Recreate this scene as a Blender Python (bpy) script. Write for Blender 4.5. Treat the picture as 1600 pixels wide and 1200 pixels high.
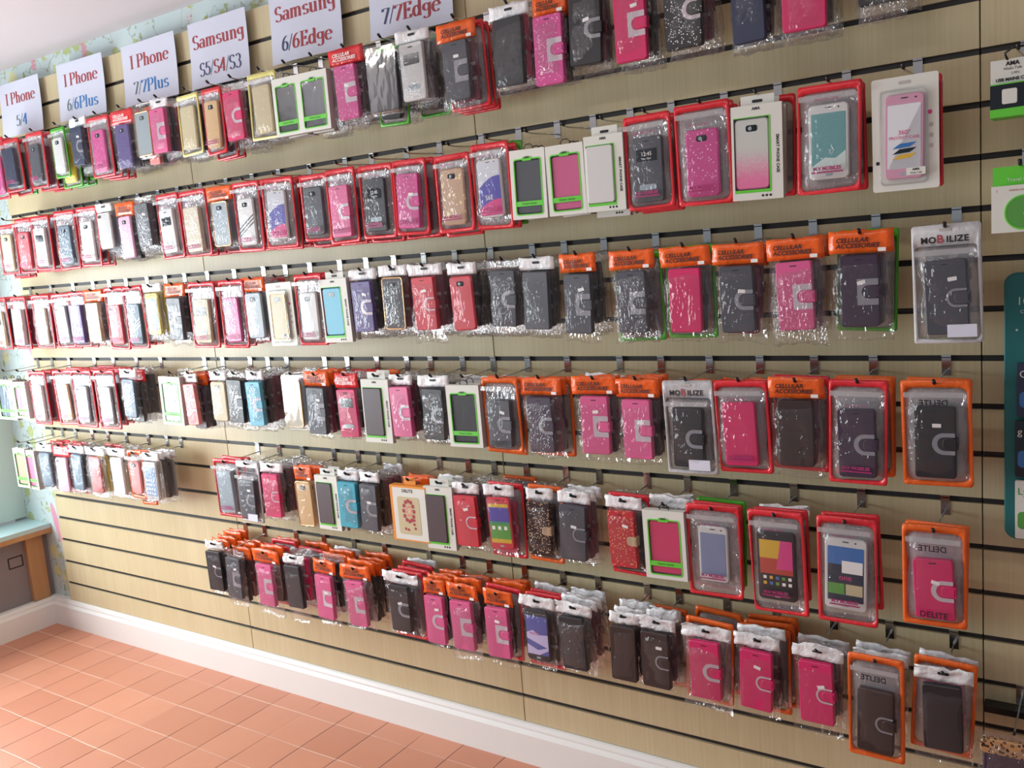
import bpy, math, random
from mathutils import Vector, Matrix
random.seed(7)
for o in list(bpy.data.objects): bpy.data.objects.remove(o)
scn = bpy.context.scene
COL = scn.collection
# ---------------------------------------------------------------- camera
cam = bpy.data.cameras.new('camera'); camo = bpy.data.objects.new('camera', cam); COL.objects.link(camo)
cam.lens = 31.80; cam.sensor_width = 36.0; cam.clip_start = 0.02
RR = Vector((0.82805539, 0.55479956, -0.08075718)); UU = Vector((-0.01484516, 0.16568964, 0.98606621)); FF = Vector((-0.56044973, 0.81531858, -0.14543628))
m3 = Matrix((RR, UU, -FF)).transposed()
camo.matrix_world = Matrix.Translation((3.87498, -2.03714, 1.49760)) @ m3.to_4x4()
scn.camera = camo
# ---------------------------------------------------------------- light and exposure
vs = scn.view_settings
vs.view_transform = 'Standard'; vs.look = 'None'; vs.gamma = 1.0; vs.use_curve_mapping = False
vs.exposure = 0.12
scn.cycles.transparent_max_bounces = 24; scn.cycles.max_bounces = 8
scn.cycles.sample_clamp_indirect = 6.0
w = bpy.data.worlds.new('world'); scn.world = w; w.use_nodes = True
bg = w.node_tree.nodes['Background']; bg.inputs[0].default_value = (0.88, 0.93, 1.0, 1); bg.inputs[1].default_value = 0.25
def area(name, loc, rot, sx, sy, power, col):
    l = bpy.data.lights.new(name, 'AREA'); l.shape = 'RECTANGLE'; l.size = sx; l.size_y = sy; l.energy = power; l.color = col
    o = bpy.data.objects.new(name, l); COL.objects.link(o); o.location = loc; o.rotation_euler = rot; return o
area('window_daylight', (-0.42, -1.55, 1.12), (0, -math.pi/2, 0), 1.2, 2.4, 148, (0.90, 0.96, 1.0))
area('ceiling_lamp_light', (3.0, -1.15, 2.345), (0, 0, 0), 1.2, 0.05, 4.6, (1.0, 0.96, 0.90))
area('ceiling_lamp_light', (1.3, -1.35, 2.345), (0, 0, 0), 1.2, 0.05, 6.5, (1.0, 0.96, 0.90))
PI = math.pi

# ---------------------------------------------------------------- materials
def lin(h):
    c = [int(h[i:i+2], 16)/255 for i in (0, 2, 4)]
    return tuple(x/12.92 if x <= .04045 else ((x+.055)/1.055)**2.4 for x in c) + (1,)
M = {}
class NT:
    def __init__(s, name):
        s.m = bpy.data.materials.new(name); s.m.use_nodes = True; s.t = s.m.node_tree; s.n = s.t.nodes
        s.b = s.n['Principled BSDF']; s.out = s.n['Material Output']
    def new(s, t, **k):
        x = s.n.new(t)
        for a, v in k.items(): setattr(x, a, v)
        return x
    def link(s, a, b): s.t.links.new(a, b)
    def val(s, x, i, v):
        if hasattr(v, 'is_output') and v.is_output: s.link(v, x.inputs[i])
        else: x.inputs[i].default_value = v
    def math(s, op, a, b=0.0, c=None):
        x = s.new('ShaderNodeMath', operation=op); s.val(x, 0, a); s.val(x, 1, b)
        if c is not None: s.val(x, 2, c)
        return x.outputs[0]
    def mix(s, f, a, b):
        x = s.new('ShaderNodeMix', data_type='RGBA'); s.val(x, 0, f); s.val(x, 6, a); s.val(x, 7, b); return x.outputs[2]
    def obj(s): return s.new('ShaderNodeTexCoord').outputs['Object']
    def bump(s, h, st, d=.001):
        x = s.new('ShaderNodeBump'); x.inputs['Strength'].default_value = st; x.inputs['Distance'].default_value = d; s.link(h, x.inputs['Height']); return x.outputs[0]
    def noise(s, sc, v=None, det=3, out='Fac'):
        x = s.new('ShaderNodeTexNoise'); x.inputs['Scale'].default_value = sc; x.inputs['Detail'].default_value = det
        s.link(v or s.obj(), x.inputs['Vector']); return x.outputs[out]
    def ramp(s, f, a, b):
        x = s.new('ShaderNodeMapRange'); s.val(x, 0, f); x.inputs[1].default_value = a; x.inputs[2].default_value = b; return x.outputs[0]
def plain(name, h, rough=.5, metal=0, bump=0, bs=400, spec=.5):
    if name in M: return M[name]
    k = NT(name); k.b.inputs['Base Color'].default_value = lin(h); k.b.inputs['Roughness'].default_value = rough
    k.b.inputs['Metallic'].default_value = metal; k.b.inputs['Specular IOR Level'].default_value = spec
    if bump: k.link(k.bump(k.noise(bs), bump), k.b.inputs['Normal'])
    M[name] = k.m; return k.m
def glitter(name, h, dot, sc=330, dens=.35, size=.32):
    k = NT(name); v = k.new('ShaderNodeTexVoronoi'); v.inputs['Scale'].default_value = sc; k.link(k.obj(), v.inputs['Vector'])
    sp = k.new('ShaderNodeSeparateColor'); k.link(v.outputs['Color'], sp.inputs[0])
    m = k.math('MULTIPLY', k.math('LESS_THAN', v.outputs['Distance'], size), k.math('LESS_THAN', sp.outputs[0], dens))
    k.link(k.mix(m, lin(h), lin(dot)), k.b.inputs['Base Color']); k.b.inputs['Roughness'].default_value = .35
    M[name] = k.m
def film(name, tint, base, edge, rough=.14, bs=38, bst=.9, body=.06, white='f4f6fa'):
    k = NT(name); vec = k.obj()
    mp = k.new('ShaderNodeMapping'); mp.inputs['Scale'].default_value = (1.6, 1.6, .8); k.link(vec, mp.inputs[0])
    n = k.noise(bs, mp.outputs[0], 2); r = k.math('ABSOLUTE', k.math('SUBTRACT', n, .5))
    nb = k.bump(k.math('ADD', r, k.math('MULTIPLY', k.noise(bs*3, mp.outputs[0], 1), .12)), bst, .01)
    tr = k.new('ShaderNodeBsdfTransparent'); tr.inputs[0].default_value = tint
    k.b.inputs['Base Color'].default_value = lin(white); k.b.inputs['Roughness'].default_value = .6
    k.b.inputs['Specular IOR Level'].default_value = .2
    gl = k.new('ShaderNodeBsdfGlossy'); gl.inputs['Roughness'].default_value = rough; k.link(nb, gl.inputs['Normal'])
    lw = k.new('ShaderNodeLayerWeight'); lw.inputs[0].default_value = .35; k.link(nb, lw.inputs['Normal'])
    f = k.math('ADD', k.math('MULTIPLY', lw.outputs['Fresnel'], edge), base)
    m1 = k.new('ShaderNodeMixShader'); k.link(f, m1.inputs[0]); k.link(tr.outputs[0], m1.inputs[1]); k.link(gl.outputs[0], m1.inputs[2])
    m2 = k.new('ShaderNodeMixShader'); m2.inputs[0].default_value = body; k.link(m1.outputs[0], m2.inputs[1]); k.link(k.b.outputs[0], m2.inputs[2])
    k.link(m2.outputs[0], k.out.inputs[0]); M[name] = k.m
film('clear_film', (.985, .985, .99, 1), .026, .17, .05, 34, 1.0, .016)
film('crinkled_film', (.98, .98, .985, 1), .05, .28, .06, 60, 1.0, .026)
film('milky_film', (.92, .92, .93, 1), .04, .25, .2, 30, .7, .30, 'd6d6d8')
film('box_film', (.985, .99, .99, 1), .018, .10, .08, 10, .25, .012)
film('smooth_plastic', (.98, .985, .985, 1), .03, .2, .08, 12, .22, .015)
def border(name, h):
    k = NT(name); k.b.inputs['Base Color'].default_value = lin(h); k.b.inputs['Roughness'].default_value = .28
    k.link(k.bump(k.noise(70), .5, .004), k.b.inputs['Normal']); M[name] = k.m
for n_, h_ in dict(red='dd2f3a', green='4fae2c', orange='ee6a26', yellow='ece58c', grey='c9c9cc').items(): border(n_+'_border', h_)
for n_, h_ in dict(orange='f0641f', red='dd2f33', white='eeeef0').items(): border(n_+'_header', h_)
M['white_header'].node_tree.nodes['Noise Texture'].inputs['Scale'].default_value = 55; M['white_header'].node_tree.nodes['Bump'].inputs['Strength'].default_value = .9
CASE = dict(k=('black', '25252b'), d=('dark grey', '4a4c55'), n=('navy', '2c3450'), p=('pink', 'd65c90'), m=('hot pink', 'd22a68'), r=('red', 'c92f40'),
    w=('white', 'd3d4d3'), c=('cream', 'c9bd98'), g=('gold', 'd2b183'), u=('purple', '5a4a86'), U=('dark purple', '3d2f44'), b=('brown', '51454a'),
    a=('light blue', '62b4cf'), t=('slate blue', '4b6478'), s=('silver', '9caab3'), o=('pale pink', 'e0a5c0'), S=('salmon', 'ec8f8c'), v=('clear grey', '9aa0a2'),
    y=('yellow', 'e6d23a'), B=('dark brown', '382c2b'), e=('teal', '3fa6bd'), x=('maroon', '7c2344'), h=('beige', 'b89f80'))
for k_, (n_, h_) in CASE.items(): plain('case_'+k_, h_, .42 if k_ not in 'sgv' else .28, 0, .25, 900)
glitter('case_q', 'cc4f92', 'fbe3f2', 210, .22, .26); CASE['q'] = ('pink glitter', '')
glitter('case_Q', '26262a', 'e6e6ea', 210, .4, .3); CASE['Q'] = ('black glitter', '')
glitter('case_R', 'b52a36', 'efc98a', 240, .4); CASE['R'] = ('red-and-gold glitter', '')
glitter('case_G', '2a2024', 'e3c49a', 240, .45, .36); CASE['G'] = ('black-and-gold glitter', '')
glitter('case_f', 'cfc7b0', 'd68a9d', 200, .28, .3); CASE['f'] = ('cream floral', '')
glitter('case_F', 'c8a98f', 'f4dfae', 90, .4, .35); CASE['F'] = ('gold dotted', '')
k = NT('case_O'); sp = k.new('ShaderNodeSeparateXYZ'); k.link(k.obj(), sp.inputs[0])
v = k.new('ShaderNodeTexVoronoi'); v.inputs['Scale'].default_value = 420; k.link(k.obj(), v.inputs['Vector'])
g_ = k.ramp(k.math('ADD', sp.outputs[2], k.math('MULTIPLY', v.outputs['Distance'], .04)), -.03, .03)
k.link(k.mix(g_, lin('e27aa6'), lin('c9ccc8')), k.b.inputs['Base Color']); k.b.inputs['Roughness'].default_value = .3; M['case_O'] = k.m; CASE['O'] = ('silver-to-pink ombre', '')
plain('chrome', 'd5d8da', .16, 1); plain('black_plastic', '1b1b1d', .35); plain('black_ink', '1d1c22', .6); plain('white_sticker', 'f2f2f0', .5)
plain('magenta_ink', 'a02a68', .5); plain('card_white', 'dee0d8', .55); plain('green_card', '63cf3c', .45); plain('paper', 'd9dded', .75, 0, .3, 60)
plain('pale_sticker', 'c9bcc6', .35); plain('grey_sticker', '8e8f97', .35); plain('box_side', 'b9b3ae', .6); plain('orange_card', 'e8932f', .5)
plain('screen_dark', '20262e', .1); plain('ink_red', 'a8434b', .7); plain('ink_blue', '3f7fc0', .7); plain('ink_navy', '4a5078', .7); plain('ink_slate', '6c7f86', .7)
plain('gold_rim', 'd9b07c', .22, .7); plain('teal_card', '1f6f70', .4); plain('skirting', 'efefec', .42); plain('painted_plaster', 'd3e6e0', .8)
plain('white_paint', 'e6e6e4', .8); plain('sill_paint', 'bcd9dc', .45); plain('grey_board', '8f8789', .8, 0, .2, 40); plain('groove', '2a2829', .5); plain('joint_dark', '3b3228', .8)
plain('ceiling_paint', 'd2cccf', .9, 0, .1, 8)
# laminated maple board with a fine vertical grain
k = NT('maple'); mp = k.new('ShaderNodeMapping'); mp.inputs['Scale'].default_value = (140, 1, 3.5); k.link(k.obj(), mp.inputs[0])
n1 = k.noise(1, mp.outputs[0], 3); mp2 = k.new('ShaderNodeMapping'); mp2.inputs['Scale'].default_value = (9, 1, 1.2); k.link(k.obj(), mp2.inputs[0]); n2 = k.noise(1, mp2.outputs[0], 2)
f = k.ramp(k.math('ADD', k.math('MULTIPLY', n1, .6), k.math('MULTIPLY', n2, .5)), .3, .8)
k.link(k.mix(f, lin('c8b98f'), lin('dccfaa')), k.b.inputs['Base Color']); k.b.inputs['Roughness'].default_value = .4; M['maple'] = k.m
k = NT('pine'); mp = k.new('ShaderNodeMapping'); mp.inputs['Scale'].default_value = (30, 30, 3); k.link(k.obj(), mp.inputs[0])
k.link(k.mix(k.noise(1, mp.outputs[0], 4), lin('a87a50'), lin('cfa273')), k.b.inputs['Base Color']); k.b.inputs['Roughness'].default_value = .7; M['pine'] = k.m
# terracotta quarry tiles, 155 mm
k = NT('quarry_tiles'); sp = k.new('ShaderNodeSeparateXYZ'); k.link(k.obj(), sp.inputs[0]); P = .1555
wob = k.math('MULTIPLY', k.math('SUBTRACT', k.noise(5, None, 2), .5), .006)
ux = k.math('DIVIDE', k.math('SUBTRACT', k.math('ADD', sp.outputs[0], wob), .643), P); uy = k.math('DIVIDE', k.math('ADD', k.math('ADD', sp.outputs[1], wob), .108), P)
fx = k.math('ABSOLUTE', k.math('SUBTRACT', k.math('FRACT', k.math('ADD', ux, .5)), .5)); fy = k.math('ABSOLUTE', k.math('SUBTRACT', k.math('FRACT', k.math('ADD', uy, .5)), .5))
cx_ = k.new('ShaderNodeCombineXYZ'); k.link(k.math('FLOOR', ux), cx_.inputs[0]); k.link(k.math('FLOOR', uy), cx_.inputs[1])
wn = k.new('ShaderNodeTexWhiteNoise'); k.link(cx_.outputs[0], wn.inputs['Vector'])
cl = k.mix(wn.outputs['Value'], lin('cd8b6f'), lin('db9b7e')); cl = k.mix(k.math('MULTIPLY', k.noise(9, None, 4), .35), cl, lin('c07c62'))
ly = k.math('MULTIPLY', k.ramp(fy, .016, .008), k.ramp(k.noise(2.3, None, 2), .25, .62)); lx = k.math('MULTIPLY', k.ramp(fx, .013, .006), k.ramp(k.noise(3.1, None, 1), .38, .52))
cl = k.mix(ly, cl, lin('ecc6b4')); cl = k.mix(lx, cl, lin('6a3a2c'))
k.link(cl, k.b.inputs['Base Color']); k.b.inputs['Roughness'].default_value = .42
k.link(k.bump(k.math('ADD', k.ramp(fx, .006, .02), k.ramp(fy, .006, .02)), .4, .002), k.b.inputs['Normal']); M['quarry_tiles'] = k.m
# floral wallpaper
k = NT('floral_wallpaper'); sp = k.new('ShaderNodeSeparateXYZ'); k.link(k.obj(), sp.inputs[0])
cb = k.new('ShaderNodeCombineXYZ'); k.link(sp.outputs[0], cb.inputs[0]); k.link(sp.outputs[2], cb.inputs[1]); V = cb.outputs[0]
col = k.mix(k.noise(3, V), lin('c3d6d6'), lin('d3e2e4'))
def blob(sc, seed, thr, size, c, stretch=(1, 1, 1)):
    global col
    mp = k.new('ShaderNodeMapping'); mp.inputs['Location'].default_value = (seed, seed*1.7, 0); mp.inputs['Scale'].default_value = stretch; k.link(V, mp.inputs[0])
    v = k.new('ShaderNodeTexVoronoi'); v.inputs['Scale'].default_value = sc; k.link(mp.outputs[0], v.inputs['Vector'])
    s2 = k.new('ShaderNodeSeparateColor'); k.link(v.outputs['Color'], s2.inputs[0])
    d = k.math('ADD', v.outputs['Distance'], k.math('MULTIPLY', k.math('SUBTRACT', k.noise(90, V, 2), .5), .5))
    m = k.math('MULTIPLY', k.math('LESS_THAN', d, size), k.math('LESS_THAN', s2.outputs[1], thr))
    col = k.mix(k.math('MULTIPLY', m, .75), col, lin(c))
st = k.math('ABSOLUTE', k.math('SUBTRACT', k.noise(7, V, 3), .5))
col = k.mix(k.math('MULTIPLY', k.math('LESS_THAN', st, .006), .6), col, lin('8d9878'))
blob(14, 3.1, .45, .36, 'b3bf62'); blob(26, 9.2, .25, .25, '93a05e', (1, .6, 1)); blob(9, 5.5, .3, .36, 'e6e3a0'); blob(13, 1.3, .2, .22, 'de8f9d', (1, .5, 1))
def petal(px, pz, rx, rz, tilt):
    global col
    dx = k.math('SUBTRACT', sp.outputs[0], px); dz = k.math('SUBTRACT', sp.outputs[2], pz)
    c, s = math.cos(tilt), math.sin(tilt)
    a = k.math('DIVIDE', k.math('ADD', k.math('MULTIPLY', dx, c), k.math('MULTIPLY', dz, s)), rx); b = k.math('DIVIDE', k.math('SUBTRACT', k.math('MULTIPLY', dz, c), k.math('MULTIPLY', dx, s)), rz)
    m = k.math('LESS_THAN', k.math('ADD', k.math('MULTIPLY', a, a), k.math('MULTIPLY', b, b)), 1.0)
    col = k.mix(k.math('MULTIPLY', m, .85), col, lin('e08fb0'))
for q in ((-.055, .46, .022, .10, .25), (-.02, .36, .010, .07, -.1), (-.04, 1.27, .025, .09, .3), (-.035, 1.98, .02, .09, .2)): petal(*q)
k.link(col, k.b.inputs['Base Color']); k.b.inputs['Roughness'].default_value = .75; M['floral_wallpaper'] = k.m
k = NT('leopard'); v = k.new('ShaderNodeTexVoronoi'); v.inputs['Scale'].default_value = 130; k.link(k.obj(), v.inputs['Vector'])
k.link(k.mix(k.math('MULTIPLY', k.math('GREATER_THAN', v.outputs['Distance'], .18), k.math('LESS_THAN', v.outputs['Distance'], .42)), lin('b98a5e'), lin('2a1d18')), k.b.inputs['Base Color']); M['leopard'] = k.m

# ---------------------------------------------------------------- mesh helpers
class MB:
    """collects polygons (with a material slot each) into one mesh"""
    def __init__(s): s.v = []; s.f = []; s.mi = []; s.mats = []; s.sm = []
    def slot(s, m):
        if m not in s.mats: s.mats.append(m)
        return s.mats.index(m)
    def add(s, vs_, fs, m, smooth=False):
        o = len(s.v); s.v += [tuple(p) for p in vs_]; i = s.slot(m)
        for f in fs: s.f.append(tuple(o+q for q in f)); s.mi.append(i); s.sm.append(smooth)
    def box(s, x0, x1, y0, y1, z0, z1, m):
        s.add([(x, y, z) for x in (x0, x1) for y in (y0, y1) for z in (z0, z1)], [(0, 1, 3, 2), (4, 6, 7, 5), (0, 4, 5, 1), (2, 3, 7, 6), (0, 2, 6, 4), (1, 5, 7, 3)], m)
    def tube(s, pts, r, m, n=8):
        pts = [Vector(p) for p in pts]; rings = []
        for i, p in enumerate(pts):
            t = (pts[min(i+1, len(pts)-1)]-pts[max(i-1, 0)]).normalized(); a = t.orthogonal().normalized() if i == 0 else (rings_a - t*rings_a.dot(t)).normalized()
            rings_a = a; b = t.cross(a); rings.append([p+(a*math.cos(2*PI*j/n)+b*math.sin(2*PI*j/n))*r for j in range(n)])
        vs_ = [q for R in rings for q in R]; fs = [(i*n+j, i*n+(j+1) % n, (i+1)*n+(j+1) % n, (i+1)*n+j) for i in range(len(pts)-1) for j in range(n)]
        fs += [tuple(range(n))[::-1], tuple((len(pts)-1)*n+j for j in range(n))]
        s.add(vs_, fs, m, True)
    def slab(s, cx, cz, w, h, y0, y1, r, m, bev=.0012, seg=4):
        """rounded-rectangle block: front face at y0 (towards the shop), back at y1"""
        vs_ = []; fs = []; bev = min(bev, r*.8, abs(y1-y0)*.4)
        for (y, i) in ((y0, bev), (y0+bev, 0), (y1-bev, 0), (y1, bev)): vs_ += [(cx+x, y, cz+z) for x, z in rr(w-2*i, h-2*i, max(r-i, .0002), seg)]
        n = len(vs_)//4
        for k_ in range(3): fs += [(k_*n+j, k_*n+(j+1) % n, (k_+1)*n+(j+1) % n, (k_+1)*n+j) for j in range(n)]
        fs += [tuple(range(n))[::-1], tuple(3*n+j for j in range(n))]
        s.add(vs_, fs, m)
    def ring(s, cx, cz, w, h, iw, ih, icz, y0, y1, ro, ri, m, puff=0, seg=4, icx=0.0, jit=0):
        A = rr(w, h, ro, seg); B = rr(iw, ih, ri, seg); n = len(A); J = [random.uniform(-jit, jit) for _ in range(n)]
        vs_ = [(cx+x, y0+J[i]*.5, cz+z) for i, (x, z) in enumerate(A)]
        vs_ += [(cx+(A[i][0]+icx+B[i][0])/2, y0-puff+J[i], cz+(A[i][1]+(icz-cz)+B[i][1])/2) for i in range(n)]
        vs_ += [(cx+icx+x, y0, icz+z) for x, z in B] + [(cx+icx+x, y1, icz+z) for x, z in B] + [(cx+x, y1, cz+z) for x, z in A]
        fs = []
        for k_ in range(5): fs += [(k_*n+j, k_*n+(j+1) % n, ((k_+1) % 5)*n+(j+1) % n, ((k_+1) % 5)*n+j) for j in range(n)]
        s.add(vs_, fs, m, puff > 0)
    def pillow(s, x0, x1, z0, z1, yb, d, m, nx=7, nz=10, amp=.0015, fill=None):
        """closed soft bag, front bulging to -y by d"""
        fr = []; bk = []
        for j in range(nz+1):
            for i in range(nx+1):
                u = i/nx; t = j/nz; e = min(u, 1-u, (t if t < .5 else 1-t)*1.3)*2; pr = min(1, e*2.2)**.6 if e > 0 else 0
                a = random.uniform(-1, 1)*amp; x = x0+(x1-x0)*u; z = z0+(z1-z0)*t
                if i in (0, nx): x += random.uniform(-1, 1)*amp*.8
                if j == 0: z += random.uniform(-1, 1)*amp*1.6
                fr.append((x, yb-d*pr-a*(.3+pr), z)); bk.append((x, yb+.0008+(a*.3 if 0 < i < nx and 0 < j < nz else 0), z))
        W = nx+1; q = [(j*W+i, j*W+i+1, (j+1)*W+i+1, (j+1)*W+i) for j in range(nz) for i in range(nx)]; N = len(fr)
        fs = q + [(N+d_, N+c, N+b, N+a) for a, b, c, d_ in q]
        bd = [(i, 0) for i in range(nx)]+[(nx, j) for j in range(nz)]+[(i, nz) for i in range(nx, 0, -1)]+[(0, j) for j in range(nz, 0, -1)]
        ids = [j*W+i for i, j in bd]
        for a, b in zip(ids, ids[1:]+ids[:1]): fs.append((b, a, N+a, N+b))
        s.add(fr+bk, fs, m, True)
    def warp(s, f): s.v = [f(*p) for p in s.v]; return s
    def build(s, name, parent=None, loc=(0, 0, 0)):
        me = bpy.data.meshes.new(name); me.from_pydata(s.v, [], s.f)
        for m in s.mats: me.materials.append(M[m])
        me.polygons.foreach_set('material_index', s.mi); me.polygons.foreach_set('use_smooth', s.sm); me.update()
        o = bpy.data.objects.new(name, me); COL.objects.link(o); o.location = loc
        if parent: o.parent = parent
        return o
def rr(w, h, r, seg=4):
    r = min(r, w/2-1e-5, h/2-1e-5); out = []
    for (sx, sz, a0) in ((1, 1, 0), (-1, 1, 90), (-1, -1, 180), (1, -1, 270)):
        for i in range(seg+1):
            a = math.radians(a0+90*i/seg); out.append((sx*(w/2-r)+r*math.cos(a), sz*(h/2-r)+r*math.sin(a)))
    return out
def tag(o, label=None, cat=None, group=None, kind=None):
    if label: o['label'] = label
    if cat: o['category'] = cat
    if group: o['group'] = group
    if kind: o['kind'] = kind
    return o
def empty(name, loc, rot=(0, 0, 0)):
    o = bpy.data.objects.new(name, None); COL.objects.link(o); o.empty_display_size = .02; o.location = loc; o.rotation_euler = rot; return o
TXT = {}
def text_mesh(body, size, shear=0, bold=.0, lines=.9, spacing=1.0, align='CENTER'):
    key = (body, size, shear, bold, spacing, align)
    if key in TXT: return TXT[key]
    c = bpy.data.curves.new('lettering', 'FONT'); c.body = body; c.size = size; c.shear = shear; c.offset = bold; c.align_x = align; c.align_y = 'CENTER'
    c.space_line = lines; c.space_character = spacing; c.resolution_u = 3
    o = bpy.data.objects.new('lettering', c); COL.objects.link(o); bpy.context.view_layer.update()
    me = bpy.data.meshes.new_from_object(o.evaluated_get(bpy.context.evaluated_depsgraph_get())); bpy.data.objects.remove(o)
    for v_ in me.vertices: x, y, z = v_.co; v_.co = (x, 0, y)
    TXT[key] = me; return me
def letter(body, size, mat, x, y, z, parent, name='lettering', rot=0, sx=1.0, mirror=False, **k):
    me = text_mesh(body, size, **k)
    key = (me.name, mat); 
    if key not in TXT:
        c = me.copy(); c.materials.clear(); c.materials.append(M[mat]); TXT[key] = c
    o = bpy.data.objects.new(name, TXT[key]); COL.objects.link(o); o.location = (x, y, z); o.rotation_euler = (0, rot, 0); o.scale = (-sx if mirror else sx, 1, 1); o.parent = parent
    return o
# ---------------------------------------------------------------- room
SLOT = lambda n: .205+.1*n
def struct(name, m): o = m.build(name); o['kind'] = 'structure'; return o
m = MB(); m.box(-.5, 5.2, -4.0, 0.05, -.05, 0, 'quarry_tiles'); struct('floor', m)
m = MB(); m.box(-.5, 5.2, -4.0, 0.05, 2.385, 2.45, 'ceiling_paint'); struct('ceiling', m)
m = MB(); m.box(-.42, 5.2, .022, .12, 0, 2.385, 'floral_wallpaper'); struct('wall_back', m)
# left wall: grey board below the sill, deep window bay above it
m = MB()
m.box(-.32, -.165, -4, .022, 0, .438, 'grey_board')
m.box(-.42, -.31, -.34, .022, .47, 2.385, 'painted_plaster'); m.box(-.42, -.31, -4, -2.8, .47, 2.385, 'painted_plaster')
m.box(-.42, -.31, -2.8, -.34, 2.15, 2.385, 'painted_plaster'); m.box(-.42, -.31, -2.8, -.34, .438, .52, 'painted_plaster')
struct('wall_left', m)
m = MB()
for a, b in ((-.40, -.36), (-1.20, -1.16), (-2.0, -1.96), (-2.8, -2.76)): m.box(-.39, -.34, a, b, .52, 2.15, 'white_paint')
m.box(-.39, -.34, -2.8, -.34, .52, .56, 'white_paint'); m.box(-.39, -.34, -2.8, -.34, 2.11, 2.15, 'white_paint')
wf = struct('window_1', m)
m = MB(); m.box(-.367, -.363, -2.78, -.36, .55, 2.12, 'smooth_plastic'); m.build('window_glass', wf)
m = MB(); m.slab(0, 0, .001, .001, 0, 0.001, .0004, 'sill_paint')
m = MB(); m.box(-.31, -.108, -4, .021, .44, .459, 'sill_paint'); m.box(-.112, -.108, -4, .021, .418, .44, 'pine'); tag(m.build('window_sill'), kind='structure')
m = MB(); m.box(-.164, -.142, -.083, -.010, .121, .439, 'pine'); o = m.build('timber_stud'); tag(o, 'rough brown timber stud under the window sill in the corner', 'timber post')
o = empty('socket_box', (-.1645, -.128, .318)); tag(o, 'small dark metal back box on the grey board under the sill', 'back box')
m = MB(); m.ring(0, 0, .066, .052, .054, .04, 0, 0, .004, .004, .002, 'joint_dark'); q = m.build('rim', o); q.rotation_euler = (0, 0, PI/2)
m = MB(); m.slab(0, 0, .056, .042, .002, .005, .003, 'grey_board'); q = m.build('back_plate', o); q.rotation_euler = (0, 0, PI/2)
def skirting(m, x0, x1, y, axis):
    prof = [(0, 0), (-.020, 0), (-.020, .092), (-.016, .098), (-.012, .104), (-.012, .110), (-.007, .120), (0, .123)]
    n = len(prof)
    if axis == 'x': vs_ = [(x, y+a, b) for x in (x0, x1) for a, b in prof]
    else: vs_ = [(y-a, x, b) for x in (x0, x1) for a, b in prof]
    fs = [(i, (i+1) % n, n+(i+1) % n, n+i) for i in range(n)]+[tuple(range(n)), tuple(range(n, 2*n))]
    m.add(vs_, fs, 'skirting')
m = MB(); skirting(m, -.112, 5.2, 0.0, 'x'); m.box(-.2, 5.2, 0, .022, 0, .12, 'skirting'); struct('baseboard_back', m)
m = MB(); skirting(m, -4, 0.0, -.132, 'y'); m.box(-.21, -.132, -4, 0, 0, .12, 'skirting'); struct('baseboard_left', m)

# slatted panels: maple slats between black slot inserts
def panel(x0, x1, label):
    o = empty('slatwall_panel', (x0, 0, .124)); tag(o, label, 'slat panel', 'slatted wall panels')
    L = x1-x0; zb = .124; g = .0062; m = MB(); s = MB(); edges = [0.0]
    for n in range(21): edges += [SLOT(n)-g-zb, SLOT(n)+g-zb]
    edges += [2.303-zb]
    for i in range(0, len(edges), 2):
        a, b = edges[i], edges[i+1]; e = .0009
        m.add([(e, 0, a), (L-e, 0, a), (L-e, 0, b), (e, 0, b), (0, .001, a), (L, .001, a), (L, .001, b), (0, .001, b), (0, .018, a), (L, .018, a), (L, .018, b), (0, .018, b)],
              [(0, 1, 2, 3), (1, 5, 6, 2), (0, 3, 7, 4), (5, 9, 10, 6), (4, 7, 11, 8), (2, 6, 7, 3), (0, 4, 5, 1), (6, 10, 11, 7), (4, 8, 9, 5)], 'maple')
    m.box(0, L, .0175, .0215, 0, 2.303-zb, 'joint_dark')
    m.build('board', o)
    for n in range(21): s.box(.001, L-.001, .007, .0172, SLOT(n)-g-zb-.0002, SLOT(n)+g-zb+.0002, 'groove')
    s.build('slot_inserts', o)
JX = [0.0, 1.2205, 2.4235, 3.6345, 4.80]
for i, lb in enumerate(('first maple slatted panel beside the window, carrying small packs', 'second maple slatted panel, left of centre between two joints'.replace('left of centre ', ''),
                        'third maple slatted panel, holding most large orange-header bags', 'last maple slatted panel behind the teal card display')):
    panel(JX[i]+.0012, JX[i+1]-.0012, lb)

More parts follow.
